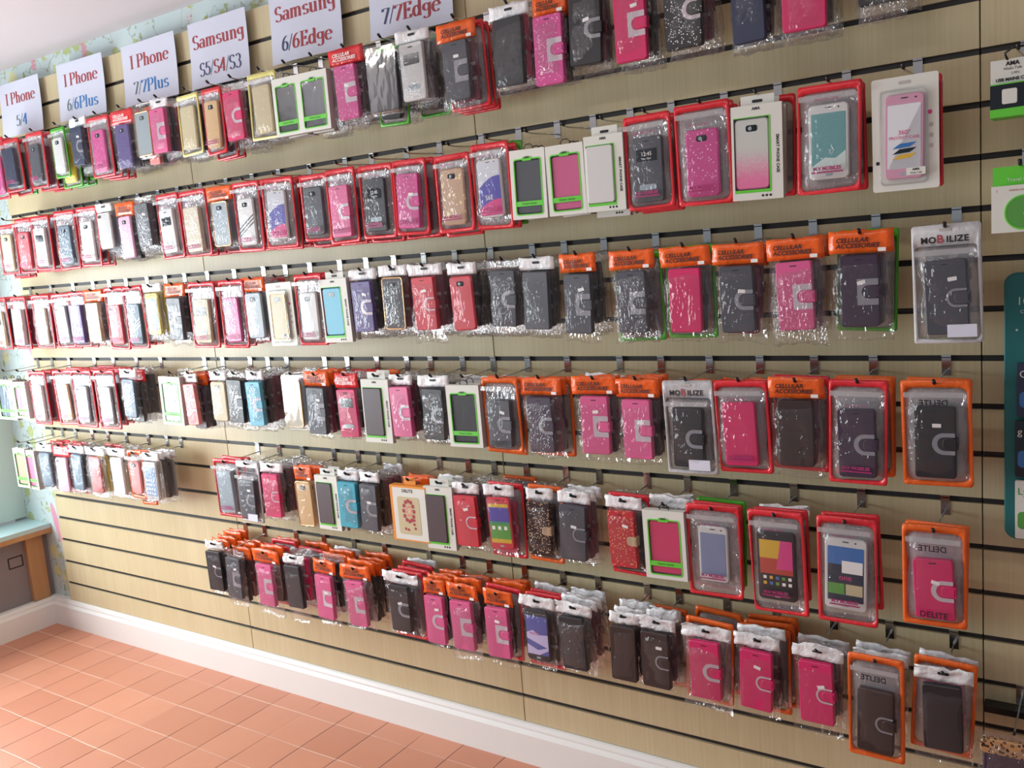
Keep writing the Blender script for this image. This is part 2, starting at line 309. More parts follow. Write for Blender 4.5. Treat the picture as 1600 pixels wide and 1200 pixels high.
# ---------------------------------------------------------------- phone cases and their packs
def wallet(P, w, h, d, col, st, seed, scale=1):
    c = MB(); c.slab(0, 0, w, h, -d, 0, .006, 'case_'+col, .0018)
    o = c.build('phone_case', P)
    if st == '-': return o
    c = MB(); c.box(-.007, .007, -d-.0002, -d+.0005, h*.43, h*.43+.0022, 'black_ink'); c.build('speaker_slot', o)
    tz = -.002; gd = st == 'H'; c = MB(); c.slab(w/2-.009, tz, .027, .023, -d-.003, -d+.0002, .008, 'case_h' if gd else 'case_'+col, .001); c.box(w/2+.0005, w/2+.004, -d-.003, -.002, tz-.0115, tz+.0115, 'case_h' if gd else 'case_'+col); c.build('clasp', o)
    if st in 'CUS':
        outer = []; inner = []; N = 12; X = w/2-.001
        for i in range(N+1):
            a = PI/2+PI*i/N; inner.append((X-.019+.0125*math.cos(a), tz+.0135*math.sin(a)))
            if st == 'C': outer.append((X-.020+.021*math.cos(a), tz+.0215*math.sin(a)))
            elif st == 'U': outer.append((X-.020+.0155*math.cos(a), tz+.0175*math.sin(a)))
            else:
                k_ = 1/max(abs(math.cos(a)), abs(math.sin(a))); outer.append((X-.021+.019*math.cos(a)*k_, tz+.026*math.sin(a)*k_))
        inner = [(X, inner[0][1])]+inner+[(X, inner[-1][1])]; outer = [(X, outer[0][1])]+outer+[(X, outer[-1][1])]
        n = len(inner); c = MB()
        c.add([(x, -d-.0006, z) for x, z in outer+inner]+[(x, -d+.0002, z) for x, z in outer+inner],
              [(i, i+1, n+i+1, n+i) for i in range(n-1)]+[(2*n+i, 3*n+i, 3*n+i+1, 2*n+i+1) for i in range(n-1)]+[(i, 2*n+i, 2*n+i+1, i+1) for i in range(n-1)],
              'grey_sticker' if col in 'kdnbBU' else 'pale_sticker'); c.build('clasp_sticker', o)
    if seed % 3:
        c = MB(); x = (-.01, .004, .012)[seed % 3]; z = h*(.24 if seed % 2 else .12); a = (seed % 5-2)*.12
        c.slab(0, 0, .016, .0075, -.0006, 0, .0012, 'white_sticker', .0001); q = c.build('price_sticker', o, (x, -d-.0004, z)); q['label'] = 'small white price sticker'; q.rotation_euler = (0, a, 0)
        letter('£9.99' if False else '_ _', .006, 'black_ink', 0, -.0009, .001, q, 'print') if False else None
    return o
def flip_window(P, w, h, d, col, st, seed):
    c = MB(); c.slab(0, 0, w, h, -d, 0, .006, 'case_'+col, .0016); o = c.build('phone_case', P)
    c = MB(); c.slab(0, h*.22, w*.68, h*.19, -d-.0007, -d+.0003, .002, 'screen_dark', .0003); q = c.build('view_window', o)
    if st == 'T': letter('12:45', .012, 'white_sticker', 0, -d-.001, h*.235, q, 'clock_digits'); letter('Mon, 3 Mar', .005, 'white_sticker', 0, -d-.001, h*.165, q, 'clock_digits')
    c = MB(); c.slab(0, -h*.27, w*.55, h*.085, -d-.0006, -d+.0003, .004, 'case_s', .0003); c.build('button_slot', o)
    c = MB(); c.box(-.007, .007, -d-.0003, -d+.0003, h*.42, h*.42+.003, 'black_ink'); c.build('speaker_slot', o)
    return o
def back_case(P, w, h, d, col, st, seed):
    c = MB(); c.slab(0, 0, w, h, -d, 0, .010, 'case_'+col, .003, 5)
    o = c.build('phone_case', P)
    if st == 'N': return o
    if st == 'o': c = MB(); c.slab(-w*.28, h*.40, .02, .010, -d-.0004, -d+.001, .004, 'black_ink', .0002); c.build('camera_hole', o); c = MB(); c.ring(0, h*.18, .022, .022, .014, .014, h*.18, -d-.0005, -d+.001, .011, .007, 'white_sticker', 0, 5); c.build('logo_cutout', o)
    else: c = MB(); c.slab(0, h*.36, .024, .013, -d-.0005, -d+.001, .0045, 'screen_dark', .0002); q = c.build('camera_hole', o); c = MB(); c.slab(-.003, h*.36, .008, .008, -d-.001, -d, .0038, 'case_s', .0002); c.build('lens_ring', q)
    if st == '3':
        c = MB()
        for j in range(3):
            z = -.004-.011*j; c.add([(-w*.47, -d-.0005, z-.018), (w*.47, -d-.0005, z+.022), (w*.47, -d-.0005, z+.026), (-w*.47, -d-.0005, z-.014)], [(0, 1, 2, 3)], 'black_ink' if col in 'wcs' else 'white_sticker')
        c.build('diagonal_stripes', o)
    if st == 'g': c = MB(); c.ring(0, 0, w+.002, h+.002, w-.005, h-.005, 0, -d-.0008, -d+.002, .011, .008, 'gold_rim', .0003, 5); c.build('metal_rim', o)
    return o
def art(q, kind, w, h, y):
    """printed screen picture: flat shapes on the screen"""
    def poly(pts, mt, dy): c = MB(); c.add([(x*w/2, y-dy, z*h/2) for x, z in pts], [tuple(range(len(pts)))], mt); c.build('screen_picture', q)
    arc = lambda z0, z1, b: [(-1+.2*i, z0+(z1-z0)*i/10+b*math.sin(PI*i/10)) for i in range(11)]
    if kind in '67':
        poly([(-1, -1)]+[(1, -1)]+arc(.05, .45, .12)[::-1], 'art_purple', .0002); poly([(-1, -1), (1, -1)]+arc(-.72, -.42, .1)[::-1], 'art_pink', .0004)
        letter('S6' if kind == '6' else 'S6E', .017, 'white_sticker', -.004, y-.0007, -h*.17, q, 'lettering')
    elif kind == 'g':
        poly([(-1, .3), (1, .3), (1, 1), (-1, 1)], 'art_yellow', .0002); poly([(.0, -.1), (1, -.1), (1, 1), (.3, 1)], 'art_pink', .0004); poly([(-1, -1), (1, -1), (1, -.3), (-1, -.3)], 'screen_dark', .0003)
        for i in range(5):
            for j in range(2): poly([(-.82+.38*i, -.5-.22*j), (-.62+.38*i, -.5-.22*j), (-.62+.38*i, -.38-.22*j), (-.82+.38*i, -.38-.22*j)], ('white_sticker', 'art_yellow', 'art_blue', 'art_green', 'white_sticker')[(i+j) % 5], .0006)
    elif kind == 'h':
        poly([(-1, .35), (1, .35), (1, 1), (-1, 1)], 'art_blue', .0002); poly([(-.2, .05), (.95, .05), (.95, .5), (-.2, .5)], 'white_sticker', .0004)
        poly([(-.95, -.75), (-.05, -.75), (-.05, -.35), (-.95, -.35)], 'art_green', .0004); poly([(.02, -.75), (.95, -.75), (.95, -.35), (.02, -.35)], 'case_c', .0004)
        letter('one', .018, 'art_pink', 0, y-.0008, -h*.06, q, 'lettering')
    elif kind == 'r':
        poly([(-1, .1), (1, .1), (1, .82), (-1, .82)], 'art_purple', .0002); poly([(-1, .82), (1, .82), (1, 1), (-1, 1)], 'art_yellow', .0002); poly([(-1, -.8), (1, -.8), (1, -.02), (-1, -.02)], 'art_green', .0002)
        poly([(-1, -1), (1, -1), (1, -.8), (-1, -.8)], 'art_yellow', .0002)
        for i in range(3): poly([(-.8+.6*i, -.32), (-.5+.6*i, -.32), (-.5+.6*i, -.14), (-.8+.6*i, -.14)], 'white_sticker', .0005)
    elif kind == 'v':
        poly([(-1, -.2)]+[(1, -.6), (1, .1)]+[(.2, .05), (-.4, .25), (-1, .1)], 'art_lilac', .0002); poly([(-1, -1), (.1, -1), (1, -.7), (1, -.55), (0, -.75), (-1, -.5)], 'art_lilac', .0003); letter('MOTO', .010, 'art_pink', -.008, y-.0006, .004, q, 'lettering')
    elif kind == 't':
        poly([(-1, -1), (1, -1), (1, -.35), (.4, -.6), (-.2, -.55), (-1, -.85)], 'art_mist', .0002); letter('S7', .012, 'art_mist', .006, y-.0006, -h*.18, q, 'lettering')
    elif kind == 'i':
        for i in range(4):
            for j in range(4): poly([(-.85+.44*i, -.9+.3*j), (-.6+.44*i, -.9+.3*j), (-.6+.44*i, -.76+.3*j), (-.85+.44*i, -.76+.3*j)], 'white_sticker', .0003)
    elif kind == '3':
        letter("360°", .012, 'art_pink', 0, y-.0006, h*.06, q); letter('PROTECT CASE', .0078, 'art_pink', 0, y-.0006, -h*.02, q)
        for j, mt in enumerate(('art_blue', 'screen_dark', 'art_yellow')): z = -.27-.17*j; poly([(-.7, z-.1), (.35, z-.06), (.75, z+.08), (-.25, z+.05)], mt, .0004)
for n_, h_ in dict(art_purple='5550a8', art_pink='d8478a', art_yellow='d8b13c', art_blue='3a74b8', art_green='5aa04a', art_lilac='c6bfe6', art_mist='cfe0dc').items(): plain(n_, h_, .3)
SCR = dict(zip('67ghrvti3nl', ('d5dae2', 'd5dae2', 'b8483c', '24384c', '3c8f78', '5560a8', '6fa3a6', '9db8dc', 'e6e8ee', '7f8fb0', '55718c')))
for n_, h_ in SCR.items(): plain('screen_'+n_, h_, .12)
def phone(P, w, h, d, col, st, seed):
    c = MB(); c.slab(0, 0, w, h, -d, 0, .009, 'case_'+col, .0018, 5); o = c.build('phone_case', P)
    sw, sh = w*(.9 if st in '67v' else .86), h*(.93 if st in '67' else .76)
    c = MB(); c.slab(0, 0, sw, sh, -d-.0005, -d+.0004, .002, 'screen_'+st, .0002); q = c.build('screen', o); art(q, st, sw, sh, -d-.0006)
    c = MB(); c.box(-.006, .006, -d-.0008, -d+.0002, h*.445, h*.445+.0018, 'black_ink'); c.slab(.02, h*.447, .003, .003, -d-.0008, -d, .0012, 'black_ink', .0001); c.build('earpiece', o)
    if st not in '67': c = MB(); c.slab(0, -h*.44, .013, .005, -d-.0006, -d, .002, 'case_s', .0002); c.build('home_button', o)
    return o
def inner(P, code, w, h, z, y, seed):
    t, col, st = code[0], code[1], (code[2] if len(code) > 2 else '')
    d = {'W': .0155, 'L': .011, 'K': .0095, 'S': .009}[t]
    o = {'W': wallet, 'L': flip_window, 'K': back_case, 'S': phone}[t](P, w, h, d, col, st or 'C', seed)
    o.location = (0, y, z); o.rotation_euler = (0, random.uniform(-.035, .035), 0); return o
SNAME = {'6': 'white phone mock-up with purple screen', '7': 'phone mock-up with blue-purple screen', 'g': 'black phone with yellow-red screen', 'h': 'white phone with blue-green tiles',
         'r': 'red-framed rainbow-screen case', 'v': 'phone mock-up with lilac screen', 't': 'white phone mock-up with teal screen', 'i': 'white phone mock-up with pale-blue screen', 'n': 'white-rimmed case with blue screen', '3': 'pink-rimmed layered-picture case', 'l': 'yellow-framed case with blue screen'}
def inner_name(code):
    t, c, s = code[0], CASE[code[1]][0], (code[2] if len(code) > 2 else '')
    if t == 'S': return SNAME[s]
    if t == 'W' and s in 'SU' and s: return {'S': 'square-stickered ', 'U': 'hoop-stickered '}[s]+c+' wallet case'
    if t == 'W': return c + {'-': ' plain flip cover'}.get(s, ' wallet case')
    if t == 'L': return c + (' clock-window flip case' if s == 'T' else ' window flip case')
    return c + {'N': ' back cover', '3': ' striped back case', 'o': ' round-holed back case', 'g': ' gold-rimmed back case'}.get(s, ' back case')
CNAME = {'Pr': 'red-edged pouch', 'Pg': 'green-edged pouch', 'Po': 'orange-edged pouch', 'Py': 'pale yellow pouch', 'Pm': 'grey-edged lettered pouch', 'Ho': 'orange-header bag', 'Hr': 'red-header bag',
         'Hw': 'white-header bag', 'Hc': 'crinkled clear bag', 'B': 'white green-framed box', 'F': 'flat window box', 'N': 'clear blister shell', 'D': 'orange floral box', 'X': 'blister card'}
TNAME = {'P': ('phone_case_pouch', 'pouched phone case'), 'H': ('phone_case_bag', 'bagged phone case'), 'B': ('phone_case_box', 'boxed phone case'), 'F': ('phone_case_window_box', 'boxed phone case'),
         'N': ('phone_case_blister', 'blister-packed phone case'), 'D': ('phone_case_gift_box', 'boxed phone case'), 'X': ('phone_case_blister_card', 'carded phone case')}
COLN = dict(r='red', g='green', o='orange', y='yellow', m='grey')
def euro(m, x, z, y, mt): m.slab(x, z, .022, .006, y, y+.0006, .003, mt, .0001)
def soft(seed, w, h, k=1.0, full=True):
    k = k*1.25 if full else k*.45
    q = random.Random(seed); a, b_, c, d_ = (q.uniform(.0008, .0028)*k for _ in range(4)); p1, p2, p3 = (q.uniform(0, 6.28) for _ in range(3))
    return lambda x, y, z: (x+(a*math.sin(z*34+p1)+b_*math.sin(z*70+p2))*(.35+abs(x)/w*1.3)*min(1, -z/h*2+.3), y+c*math.sin(x*60+z*25+p3)*min(1, max(0, -z/h)*2), z+d_*math.sin(x*52+p2)*max(0, -z/h))
def make_pack(cont, code, w, h, seed, full=True):
    """one hanging pack; origin at the hang hole, +z up, front towards -y"""
    P = empty(TNAME[cont[0]][0], (0, 0, 0)); top = .012; zb = top-h; t = cont[0]
    if t == 'P':
        b = COLN[cont[1]]+'_border'; bw = .0062 if cont[1] in 'rg' else (.0075 if cont[1] == 'o' else .006); tb = .0145 if cont[1] != 'm' else .040
        iw = w-2*bw; ih = h-tb-bw*1.3; icz = zb+bw*1.3+ih/2; zc = top-h/2
        m = MB(); m.ring(0, zc, w, h, iw, ih, icz, -.0025, .0010, .006, .014 if cont[1] in 'rgo' else .008, b, .0014, 5, 0, .0009); m.warp(soft(seed, w, h, 1, full)).build('border_seal', P)
        m = MB(); m.pillow(-iw/2-.001, iw/2+.001, icz-ih/2-.001, icz+ih/2+.001, -.0012, .0202, 'clear_film', 7, 11, .0014); m.warp(soft(seed, w, h, 1, full)).build('clear_window', P)
        m = MB(); m.pillow(-iw/2-.002, iw/2+.002, icz-ih/2-.002, icz+ih/2+.002, .0008, .0008, 'milky_film', 5, 8, .0001); m.warp(soft(seed, w, h, 1, full)).build('backing_sheet', P)
        if full:
            m = MB(); m.slab(0, icz+ih/2-.012, iw*.97, .011, -.0200, -.0192, .002, 'milky_film', .0002); m.build('zip_strip', P)['label'] = 'milky zip closure across the top of the pouch'
        ch = min(.142, ih-.030); cw = min(.074, iw-.016)
        if cont[1] == 'o' and full and code[1] in 'pmrdS': ch = min(ch, .124)
        if code[0] == 'S' and code[2] not in '67': ch = min(.158 if code[2] in 'gh' else .145, ih-.02) if code[2] != 'n' else .132; cw = min(iw-.016, (.086 if code[2] in 'gh' else .078) if code[2] != 'n' else .070)
        cz = icz-ih/2+.009+ch/2
        if code[0] == 'S': cz = icz-.003
        inner(P, code, cw, ch, cz, -.0014, seed)
        if cont[1] in 'r' and full:
            q = empty('printed_label', (0, 0, 0)); q.parent = P
            letter('M.V MOBILES', .0095, 'magenta_ink', 0, -.0222, cz-ch*.36, q, bold=.0005); mm = MB(); mm.box(-.031, .031, -.0222, -.0218, cz-ch*.36-.0085, cz-ch*.36-.0055, 'magenta_ink'); mm.build('underline_bar', q)
            letter('MILLION CASE', .0072, 'magenta_ink', 0, -.0218, cz+ch/2+.008, q)
        if cont[1] == 'o' and full:
            letter('DELITE', .017, 'black_ink', 0, -.0218, icz+ih/2-.028, P, mirror=True, bold=.0003)
            if code[1] in 'pmrd': letter('DELITE', .017, 'black_ink', 0, -.0222, cz-ch*.42, P, bold=.0003)
        if cont[1] == 'm':
            letter('MO', .0165, 'black_ink', -.030, -.0048, top-.029, P, bold=.0005, spacing=1.1); letter('B', .0215, 'ink_red', -.0095, -.0048, top-.028, P, bold=.0005); letter('ILIZE', .0165, 'black_ink', .0205, -.0048, top-.029, P, bold=.0005, spacing=1.1)
            m = MB(); euro(m, 0, top-.010, -.0046, 'box_side'); m.build('hang_slot', P)
            if full: m = MB(); m.slab(w*.22, zb+.024, w*.42, .024, -.0222, -.0190, .001, 'paper', .0002); m.build('paper_label', P)
    elif t == 'H':
        hh = {'o': .044, 'r': .044, 'w': .030, 'c': .022}[cont[1]]; hz = top-hh/2; hm = {'o': 'orange_header', 'r': 'red_header', 'w': 'white_header', 'c': 'crinkled_film'}[cont[1]]
        m = MB(); nx, nz = 8, 4; rows = []
        A = (1.7 if full and seed//31 == 4 else 1)*{'w': .0026, 'c': .003}.get(cont[1], .0016) + (0 if full else .0014)
        for j in range(nz+1):
            for i in range(nx+1): rows.append((-w/2+w*i/nx, -.0014+random.uniform(-1, 1)*A, hz-hh/2+hh*j/nz+(random.uniform(-1, 1)*A if j in (nz,) else 0)))
        bk = [(x, .0014, z) for x, y, z in rows]; W = nx+1; N = len(rows)
        fs = [(j*W+i, j*W+i+1, (j+1)*W+i+1, (j+1)*W+i) for j in range(nz) for i in range(nx)]; fs += [(N+d_, N+c, N+b_, N+a) for a, b_, c, d_ in fs]
        ids = list(range(nx))+[j*W+nx for j in range(nz)]+[nz*W+i for i in range(nx, 0, -1)]+[j*W for j in range(nz, 0, -1)]
        fs += [(b_, a, N+a, N+b_) for a, b_ in zip(ids, ids[1:]+ids[:1])]
        m.add(rows+bk, fs, hm, True); m.warp(soft(seed, w, h, .8, full)); hd = m.build('header_card', P)
        if cont[1] in 'or': letter('CELLULAR\nACCESSORIES', .0125, 'black_ink' if cont[1] == 'o' else 'white_sticker', -w*.38, -.0048, hz-.002, hd, shear=.22, bold=.00035, align='LEFT', sx=w/.115)
        if cont[1] == 'w' and full: m = MB(); euro(m, 0, top-.012, -.0036, 'black_ink'); m.build('hang_slot', hd)
        if cont[1] in 'o' and full: m = MB(); m.slab(w*.33, hz-.0165, .015, .0075, -.0050, -.004, .001, 'white_sticker', .0002); m.build('price_sticker', hd)
        ch = min(.142, h-hh-.010); cz = top-hh-.003-ch/2; big = seed//31 == 19 and seed % 31 >= 19
        cw = min(.084 if big else .074, w-.012) if w > .085 else w*.86
        if big: ch = .155; cz = top-hh-.003-ch/2
        if ch > .128 and not big: cz = top-hh-.004-ch/2
        fm = 'crinkled_film' if cont[1] == 'c' or seed % 3 == 0 else 'clear_film'
        m = MB(); m.pillow(-w/2+.001, w/2-.001, zb, top-hh+.001, .0022, .0205 if full else .0188, fm, 8, 12, .0022 if fm == 'crinkled_film' else .0016); m.warp(soft(seed, w, h, 1.1, full)).build('clear_bag', P)
        inner(P, code, cw, ch, cz, .0008, seed)
    elif t == 'B':
        d = .020; bt = -.010; bh = min(h-.016, .168); zc = bt-bh/2; iw = w*.76; ih = bh*.80; icz = zc-.006
        m = MB(); m.ring(0, zc, w, bh, iw, ih, icz, -.0155, -.0145, .0015, .006, 'card_white', 0, 4)
        m.box(-w/2, -w/2+.001, -.0150, .0045, zc-bh/2, zc+bh/2, 'box_side'); m.box(w/2-.001, w/2, -.0150, .0045, zc-bh/2, zc+bh/2, 'box_side')
        m.box(-w/2, w/2, -.0150, .0045, zc-bh/2, zc-bh/2+.001, 'box_side'); m.box(-w/2, w/2, -.0150, .0045, zc+bh/2-.001, zc+bh/2, 'card_white'); m.box(-w/2, w/2, .0040, .0050, zc-bh/2, zc+bh/2, 'box_side')
        m.build('box_shell', P)
        m = MB(); m.ring(0, icz, iw+.003, ih+.003, iw-.003, ih-.003, icz, -.0163, -.0153, .007, .005, 'green_card', 0, 4); m.slab(0, icz+ih/2, .026, .009, -.0166, -.0154, .002, 'green_card', .0002); m.build('green_window_edge', P)
        m = MB(); m.box(-iw/2, iw/2, -.0149, -.0143, icz-ih/2, icz+ih/2, 'box_film'); m.build('window_film', P)
        inner(P, code[0]+code[1]+'-' if code[0] == 'W' else code, iw-.004, ih-.006, icz, .0030, seed).rotation_euler = (0, 0, 0)
        m = MB(); m.box(-iw/2, iw/2, -.0160, -.0152, icz-ih*.30-.006, icz-ih*.30+.006, 'green_card'); q = m.build('green_band', P)
        letter('Classic Series', .0078, 'black_ink', 0, -.0163, icz-ih*.30, q); letter('AMA', .0075, 'black_ink', 0, -.0170, icz+ih/2+.0035, P, bold=.0002)
        m = MB(); m.tube([(-.011, -.005, bt), (-.013, -.006, bt+.006), (-.006, -.006, bt+.012), (.006, -.006, bt+.012), (.013, -.006, bt+.006), (.011, -.005, bt)], .0014, 'black_plastic', 6); m.build('hanging_loop', P)
    elif t == 'F':
        zc = top-h/2; iw = w*.70; ih = h*.72; icz = zc-.002; icx = -w*.10
        m = MB(); m.box(-w*.33, w*.33, -.0006, .0006, top-.022, top, 'card_white'); bh = h-.020; zc2 = top-.020-bh/2
        ic2 = zc2-.002; ih = bh*.76
        m.ring(0, zc2, w, bh, iw, ih, ic2, -.012, -.0112, .001, .001, 'card_white', 0, 3, icx)
        m.box(w/2-.001, w/2, -.0115, .001, zc2-bh/2, zc2+bh/2, 'box_side'); m.box(-w/2, -w/2+.001, -.0115, .001, zc2-bh/2, zc2+bh/2, 'box_side'); m.box(-w/2, w/2, .0002, .001, zc2-bh/2, zc2+bh/2, 'box_side'); m.box(-w/2, w/2, -.0115, .001, zc2-bh/2, zc2-bh/2+.001, 'card_white'); m.box(-w/2, w/2, -.0115, .001, zc2+bh/2-.001, zc2+bh/2, 'card_white')
        m.build('box_shell', P)
        m = MB(); x1 = icx+iw/2; m.box(x1-.0005, x1+.0025, -.0126, -.0118, ic2-ih/2, ic2+ih/2, 'green_card'); m.box(icx-iw/2, x1+.002, -.0126, -.0118, ic2-ih/2-.006, ic2-ih/2, 'green_card'); m.box(icx-iw/2, x1+.002, -.0126, -.0118, ic2+ih/2, ic2+ih/2+.0015, 'green_card'); m.build('green_window_edge', P)
        o = inner(P, code[0]+code[1]+'-' if code[0] == 'W' else code, iw-.002, ih-.002, ic2, .0, seed); o.location = (icx, -.0008, ic2); o.rotation_euler = (0, 0, 0)
        letter('SMART PHONE CASE', .0082, 'black_ink', w*.405, -.0124, ic2-.004, P, rot=PI/2, bold=.0003)
        m = MB(); [m.slab(w*.10+.008*j, zc2-bh/2+.008, .005, .005, -.0126, -.0118, .0024, 'black_ink', .0001) for j in range(3)]; m.build('feature_dots', P)
        letter('AMA', .008, 'black_ink', 0, -.0124, zc2+bh/2-.008, P, bold=.0003)
        m = MB(); euro(m, 0, top-.012, -.0012, 'black_ink'); m.build('hang_slot', P)
    elif t == 'N':
        m = MB(); m.ring(0, top-h/2, w, h, w-.012, h-.016, top-h/2, -.003, .0, .016, .011, 'smooth_plastic', .004, 6); m.slab(0, top-h/2, w-.010, h-.014, -.016, .0012, .010, 'smooth_plastic', .003, 5); m.build('blister_shell', P)
        inner(P, code, w-.020, h-.040, top-h/2-.008, -.0004, seed).rotation_euler = (0, 0, 0)
        if code[-1] == 'b':
            pass
    elif t == 'D':
        d = .024; bh = h-.018; zc = top-.018-bh/2; iw, ih = w*.62, bh*.68
        m = MB(); m.box(-.02, .02, -.0008, .0008, top-.02, top, 'orange_card'); m.box(-w/2, w/2, -.016, .008, zc-bh/2, zc+bh/2, 'orange_card'); m.build('box_shell', P)
        m = MB(); m.box(-w/2+.010, w/2-.002, -.0168, -.0158, zc-bh/2+.004, zc+bh/2-.006, 'card_white'); f_ = m.build('front_card', P)
        m = MB(); m.slab(0, zc-.006, iw, ih, -.0174, -.0166, .008, 'case_c', .0003)
        for j in range(12):
            a = j*PI/6; m.slab(.0185*math.cos(a), zc+.008+.030*math.sin(a), .0105, .0115, -.0180, -.0172, .0045, 'ink_red', .0002)
        for j in range(8):
            a = j*PI/4+.2; m.slab(.009*math.cos(a), zc+.008+.014*math.sin(a), .006, .007, -.0180, -.0172, .003, 'case_S', .0002)
        for (x, z) in ((-.016, -.045), (-.006, -.047), (.016, -.03), (.019, -.042), (.017, -.018)): m.slab(x, zc+z, .008, .008, -.0180, -.0172, .0038, 'ink_red', .0002)
        m.build('floral_case', P); letter('DELITE', .013, 'black_ink', 0, -.0172, zc+bh/2-.015, f_, bold=.0003)
    elif t == 'X':
        m = MB(); m.slab(0, top-h/2, w, h, -.0012, 0, .005, 'card_white', .0003); m.build('backing_card', P)
        m = MB(); m.ring(-.002, top-h/2-.006, w*.72, h*.84, w*.66, h*.80, top-h/2-.006, -.010, -.0012, .009, .007, 'smooth_plastic', .001, 5); m.box(-w*.34, w*.32, -.0108, -.0102, top-h*.92, top-h*.14, 'smooth_plastic'); m.build('blister_shell', P)
        o = inner(P, code, w*.58, h*.74, top-h/2-.006, -.0013, seed); o.rotation_euler = (0, .02, 0)
        if full:
            m = MB(); m.slab(w*.37, top-h*.34, .008, .008, -.0018, -.0010, .0038, 'art_pink', .0001); [m.slab(w*.385, top-h*(.45+.09*j), .007, .007, -.0018, -.0010, .001, 'box_side', .0001) for j in range(3)]; m.slab(-w*.42, top-h*.74, .007, .007, -.0018, -.0010, .0033, 'black_ink', .0001); m.build('printed_icons', P)
            m = MB(); m.slab(w*.17, top-h*.84, .034, .014, -.0118, -.0110, .001, 'card_white', .0002); q = m.build('brand_sticker', P); letter('AMA', .006, 'black_ink', w*.17, -.0122, top-h*.825, q, bold=.0002); letter('Walk-Talk', .005, 'black_ink', w*.17, -.0122, top-h*.855, q)
        m = MB(); euro(m, 0, top-.012, -.0018, 'box_side'); m.build('hang_slot', P)
    return P
def copy_tree(o, parent=None):
    c = o.copy(); COL.objects.link(c); c.parent = parent
    for ch in o.children: copy_tree(ch, c)
    return c
ORD = 'first second third fourth fifth sixth seventh eighth ninth tenth eleventh twelfth thirteenth fourteenth fifteenth sixteenth seventeenth eighteenth nineteenth twentieth twenty-first twenty-second twenty-third twenty-fourth twenty-fifth twenty-sixth twenty-seventh twenty-eighth twenty-ninth'.split()
ROWN = {19: 'top row', 16: 'second row', 13: 'third row', 10: 'fourth row', 7: 'fifth row', 4: 'bottom row'}
HOOK = None
def make_hook():
    P = empty('display_hook', (0, 0, 0))
    m = MB(); m.box(-.009, .009, -.0022, -.0002, -.036, .0065, 'chrome'); m.box(-.009, .009, -.0045, -.0002, .0045, .0068, 'chrome'); m.box(-.009, .009, -.0022, .0068, .0008, .0026, 'chrome'); m.build('bracket_plate', P)
    m = MB(); m.tube([(0, -.002, -.026), (0, -.06, -.029), (0, -.128, -.031), (0, -.143, -.0295), (0, -.152, -.024)], .0021, 'chrome', 6); m.build('wire_arm', P)
    m = MB(); m.tube([(0, -.146, -.0285), (0, -.155, -.0215)], .0036, 'black_plastic', 8); m.build('tip_cap', P)['label'] = 'black plastic tip of the hook'
    return P
PROTO = {}
def behind_pack(cont, code):
    key = cont+code
    if key not in PROTO:
        PROTO[key] = make_pack(cont, code, {'P': .120, 'H': .112, 'B': .088, 'F': .1, 'N': .086, 'D': .1, 'X': .115}[cont[0]], {'P': .208, 'H': .198, 'B': .178, 'F': .2, 'N': .18, 'D': .18, 'X': .2}[cont[0]], len(PROTO), False); return PROTO[key]
    return copy_tree(PROTO[key])
def place_row(n, text):
    global HOOK
    XS = [float(l_.split()[0]) for l_ in text.strip().split('\n')]
    for i, line in enumerate(text.strip().split('\n')):
        a = line.split(); cx, w, h, top = map(float, a[:4]); cont, code = a[4], a[5]; behind = a[6].split(',') if len(a) > 6 and a[6] != '-' else []
        lean = float(a[7]) if len(a) > 7 else random.uniform(-1.2, 1.2)
        gap = min([abs(cx-q) for j, q in enumerate(XS) if j != i]); ga = sum(sorted(abs(cx-q) for j, q in enumerate(XS) if j != i)[:2])/2; w = min(w, ga*.985)
        if cx > 2.5 and n != 4: behind = behind[:2]
        seed = n*31+i; hk = make_hook() if HOOK is None else copy_tree(HOOK)
        if HOOK is None: HOOK = hk
        hk.location = (cx, 0, SLOT(n)); where = '%s hook from window, %s' % (ORD[i], ROWN[n])
        tag(hk, 'chrome slatwall hook, %s from the window in the %s' % (ORD[i], ROWN[n]), 'hook', 'chrome hooks of the '+ROWN[n])
        P = make_pack(cont, code, w, h, seed)
        P.location = (cx, -.140, SLOT(n)+top-.012); P.rotation_euler = (math.radians(random.uniform(-.6, .4)), math.radians(lean), math.radians(random.uniform(-2.5, 2.5)))
        tag(P, '%s in %s, at %s' % (inner_name(code), CNAME[cont], where), TNAME[cont[0]][1], 'phone cases in the '+ROWN[n])
        y = -.140
        for j, b in enumerate(behind):
            bc, bi = b.split(':'); y += .0295 if j == 0 else .0258
            if y > -.022: break
            Q = behind_pack(bc, bi); messy = 1 if n != 4 else 1.8
            Q.scale = (min(1, gap*.97/.114), 1, 1); Q.location = (cx+random.uniform(-.001, .003)*messy, y, SLOT(n)+top-.012+random.uniform(-.004, .004)*messy-(.002 if n > 4 else -.004)); Q.rotation_euler = (math.radians(random.uniform(-.4, .4)), math.radians(random.uniform(-2.0, 2.0)*messy), math.radians(random.uniform(-1.5, 1.5)))
            tag(Q, '%s in %s, %s behind, at %s' % (CASE[bi[1]][0]+' case', CNAME[bc], ORD[j], where), TNAME[bc[0]][1], 'phone cases in the '+ROWN[n])
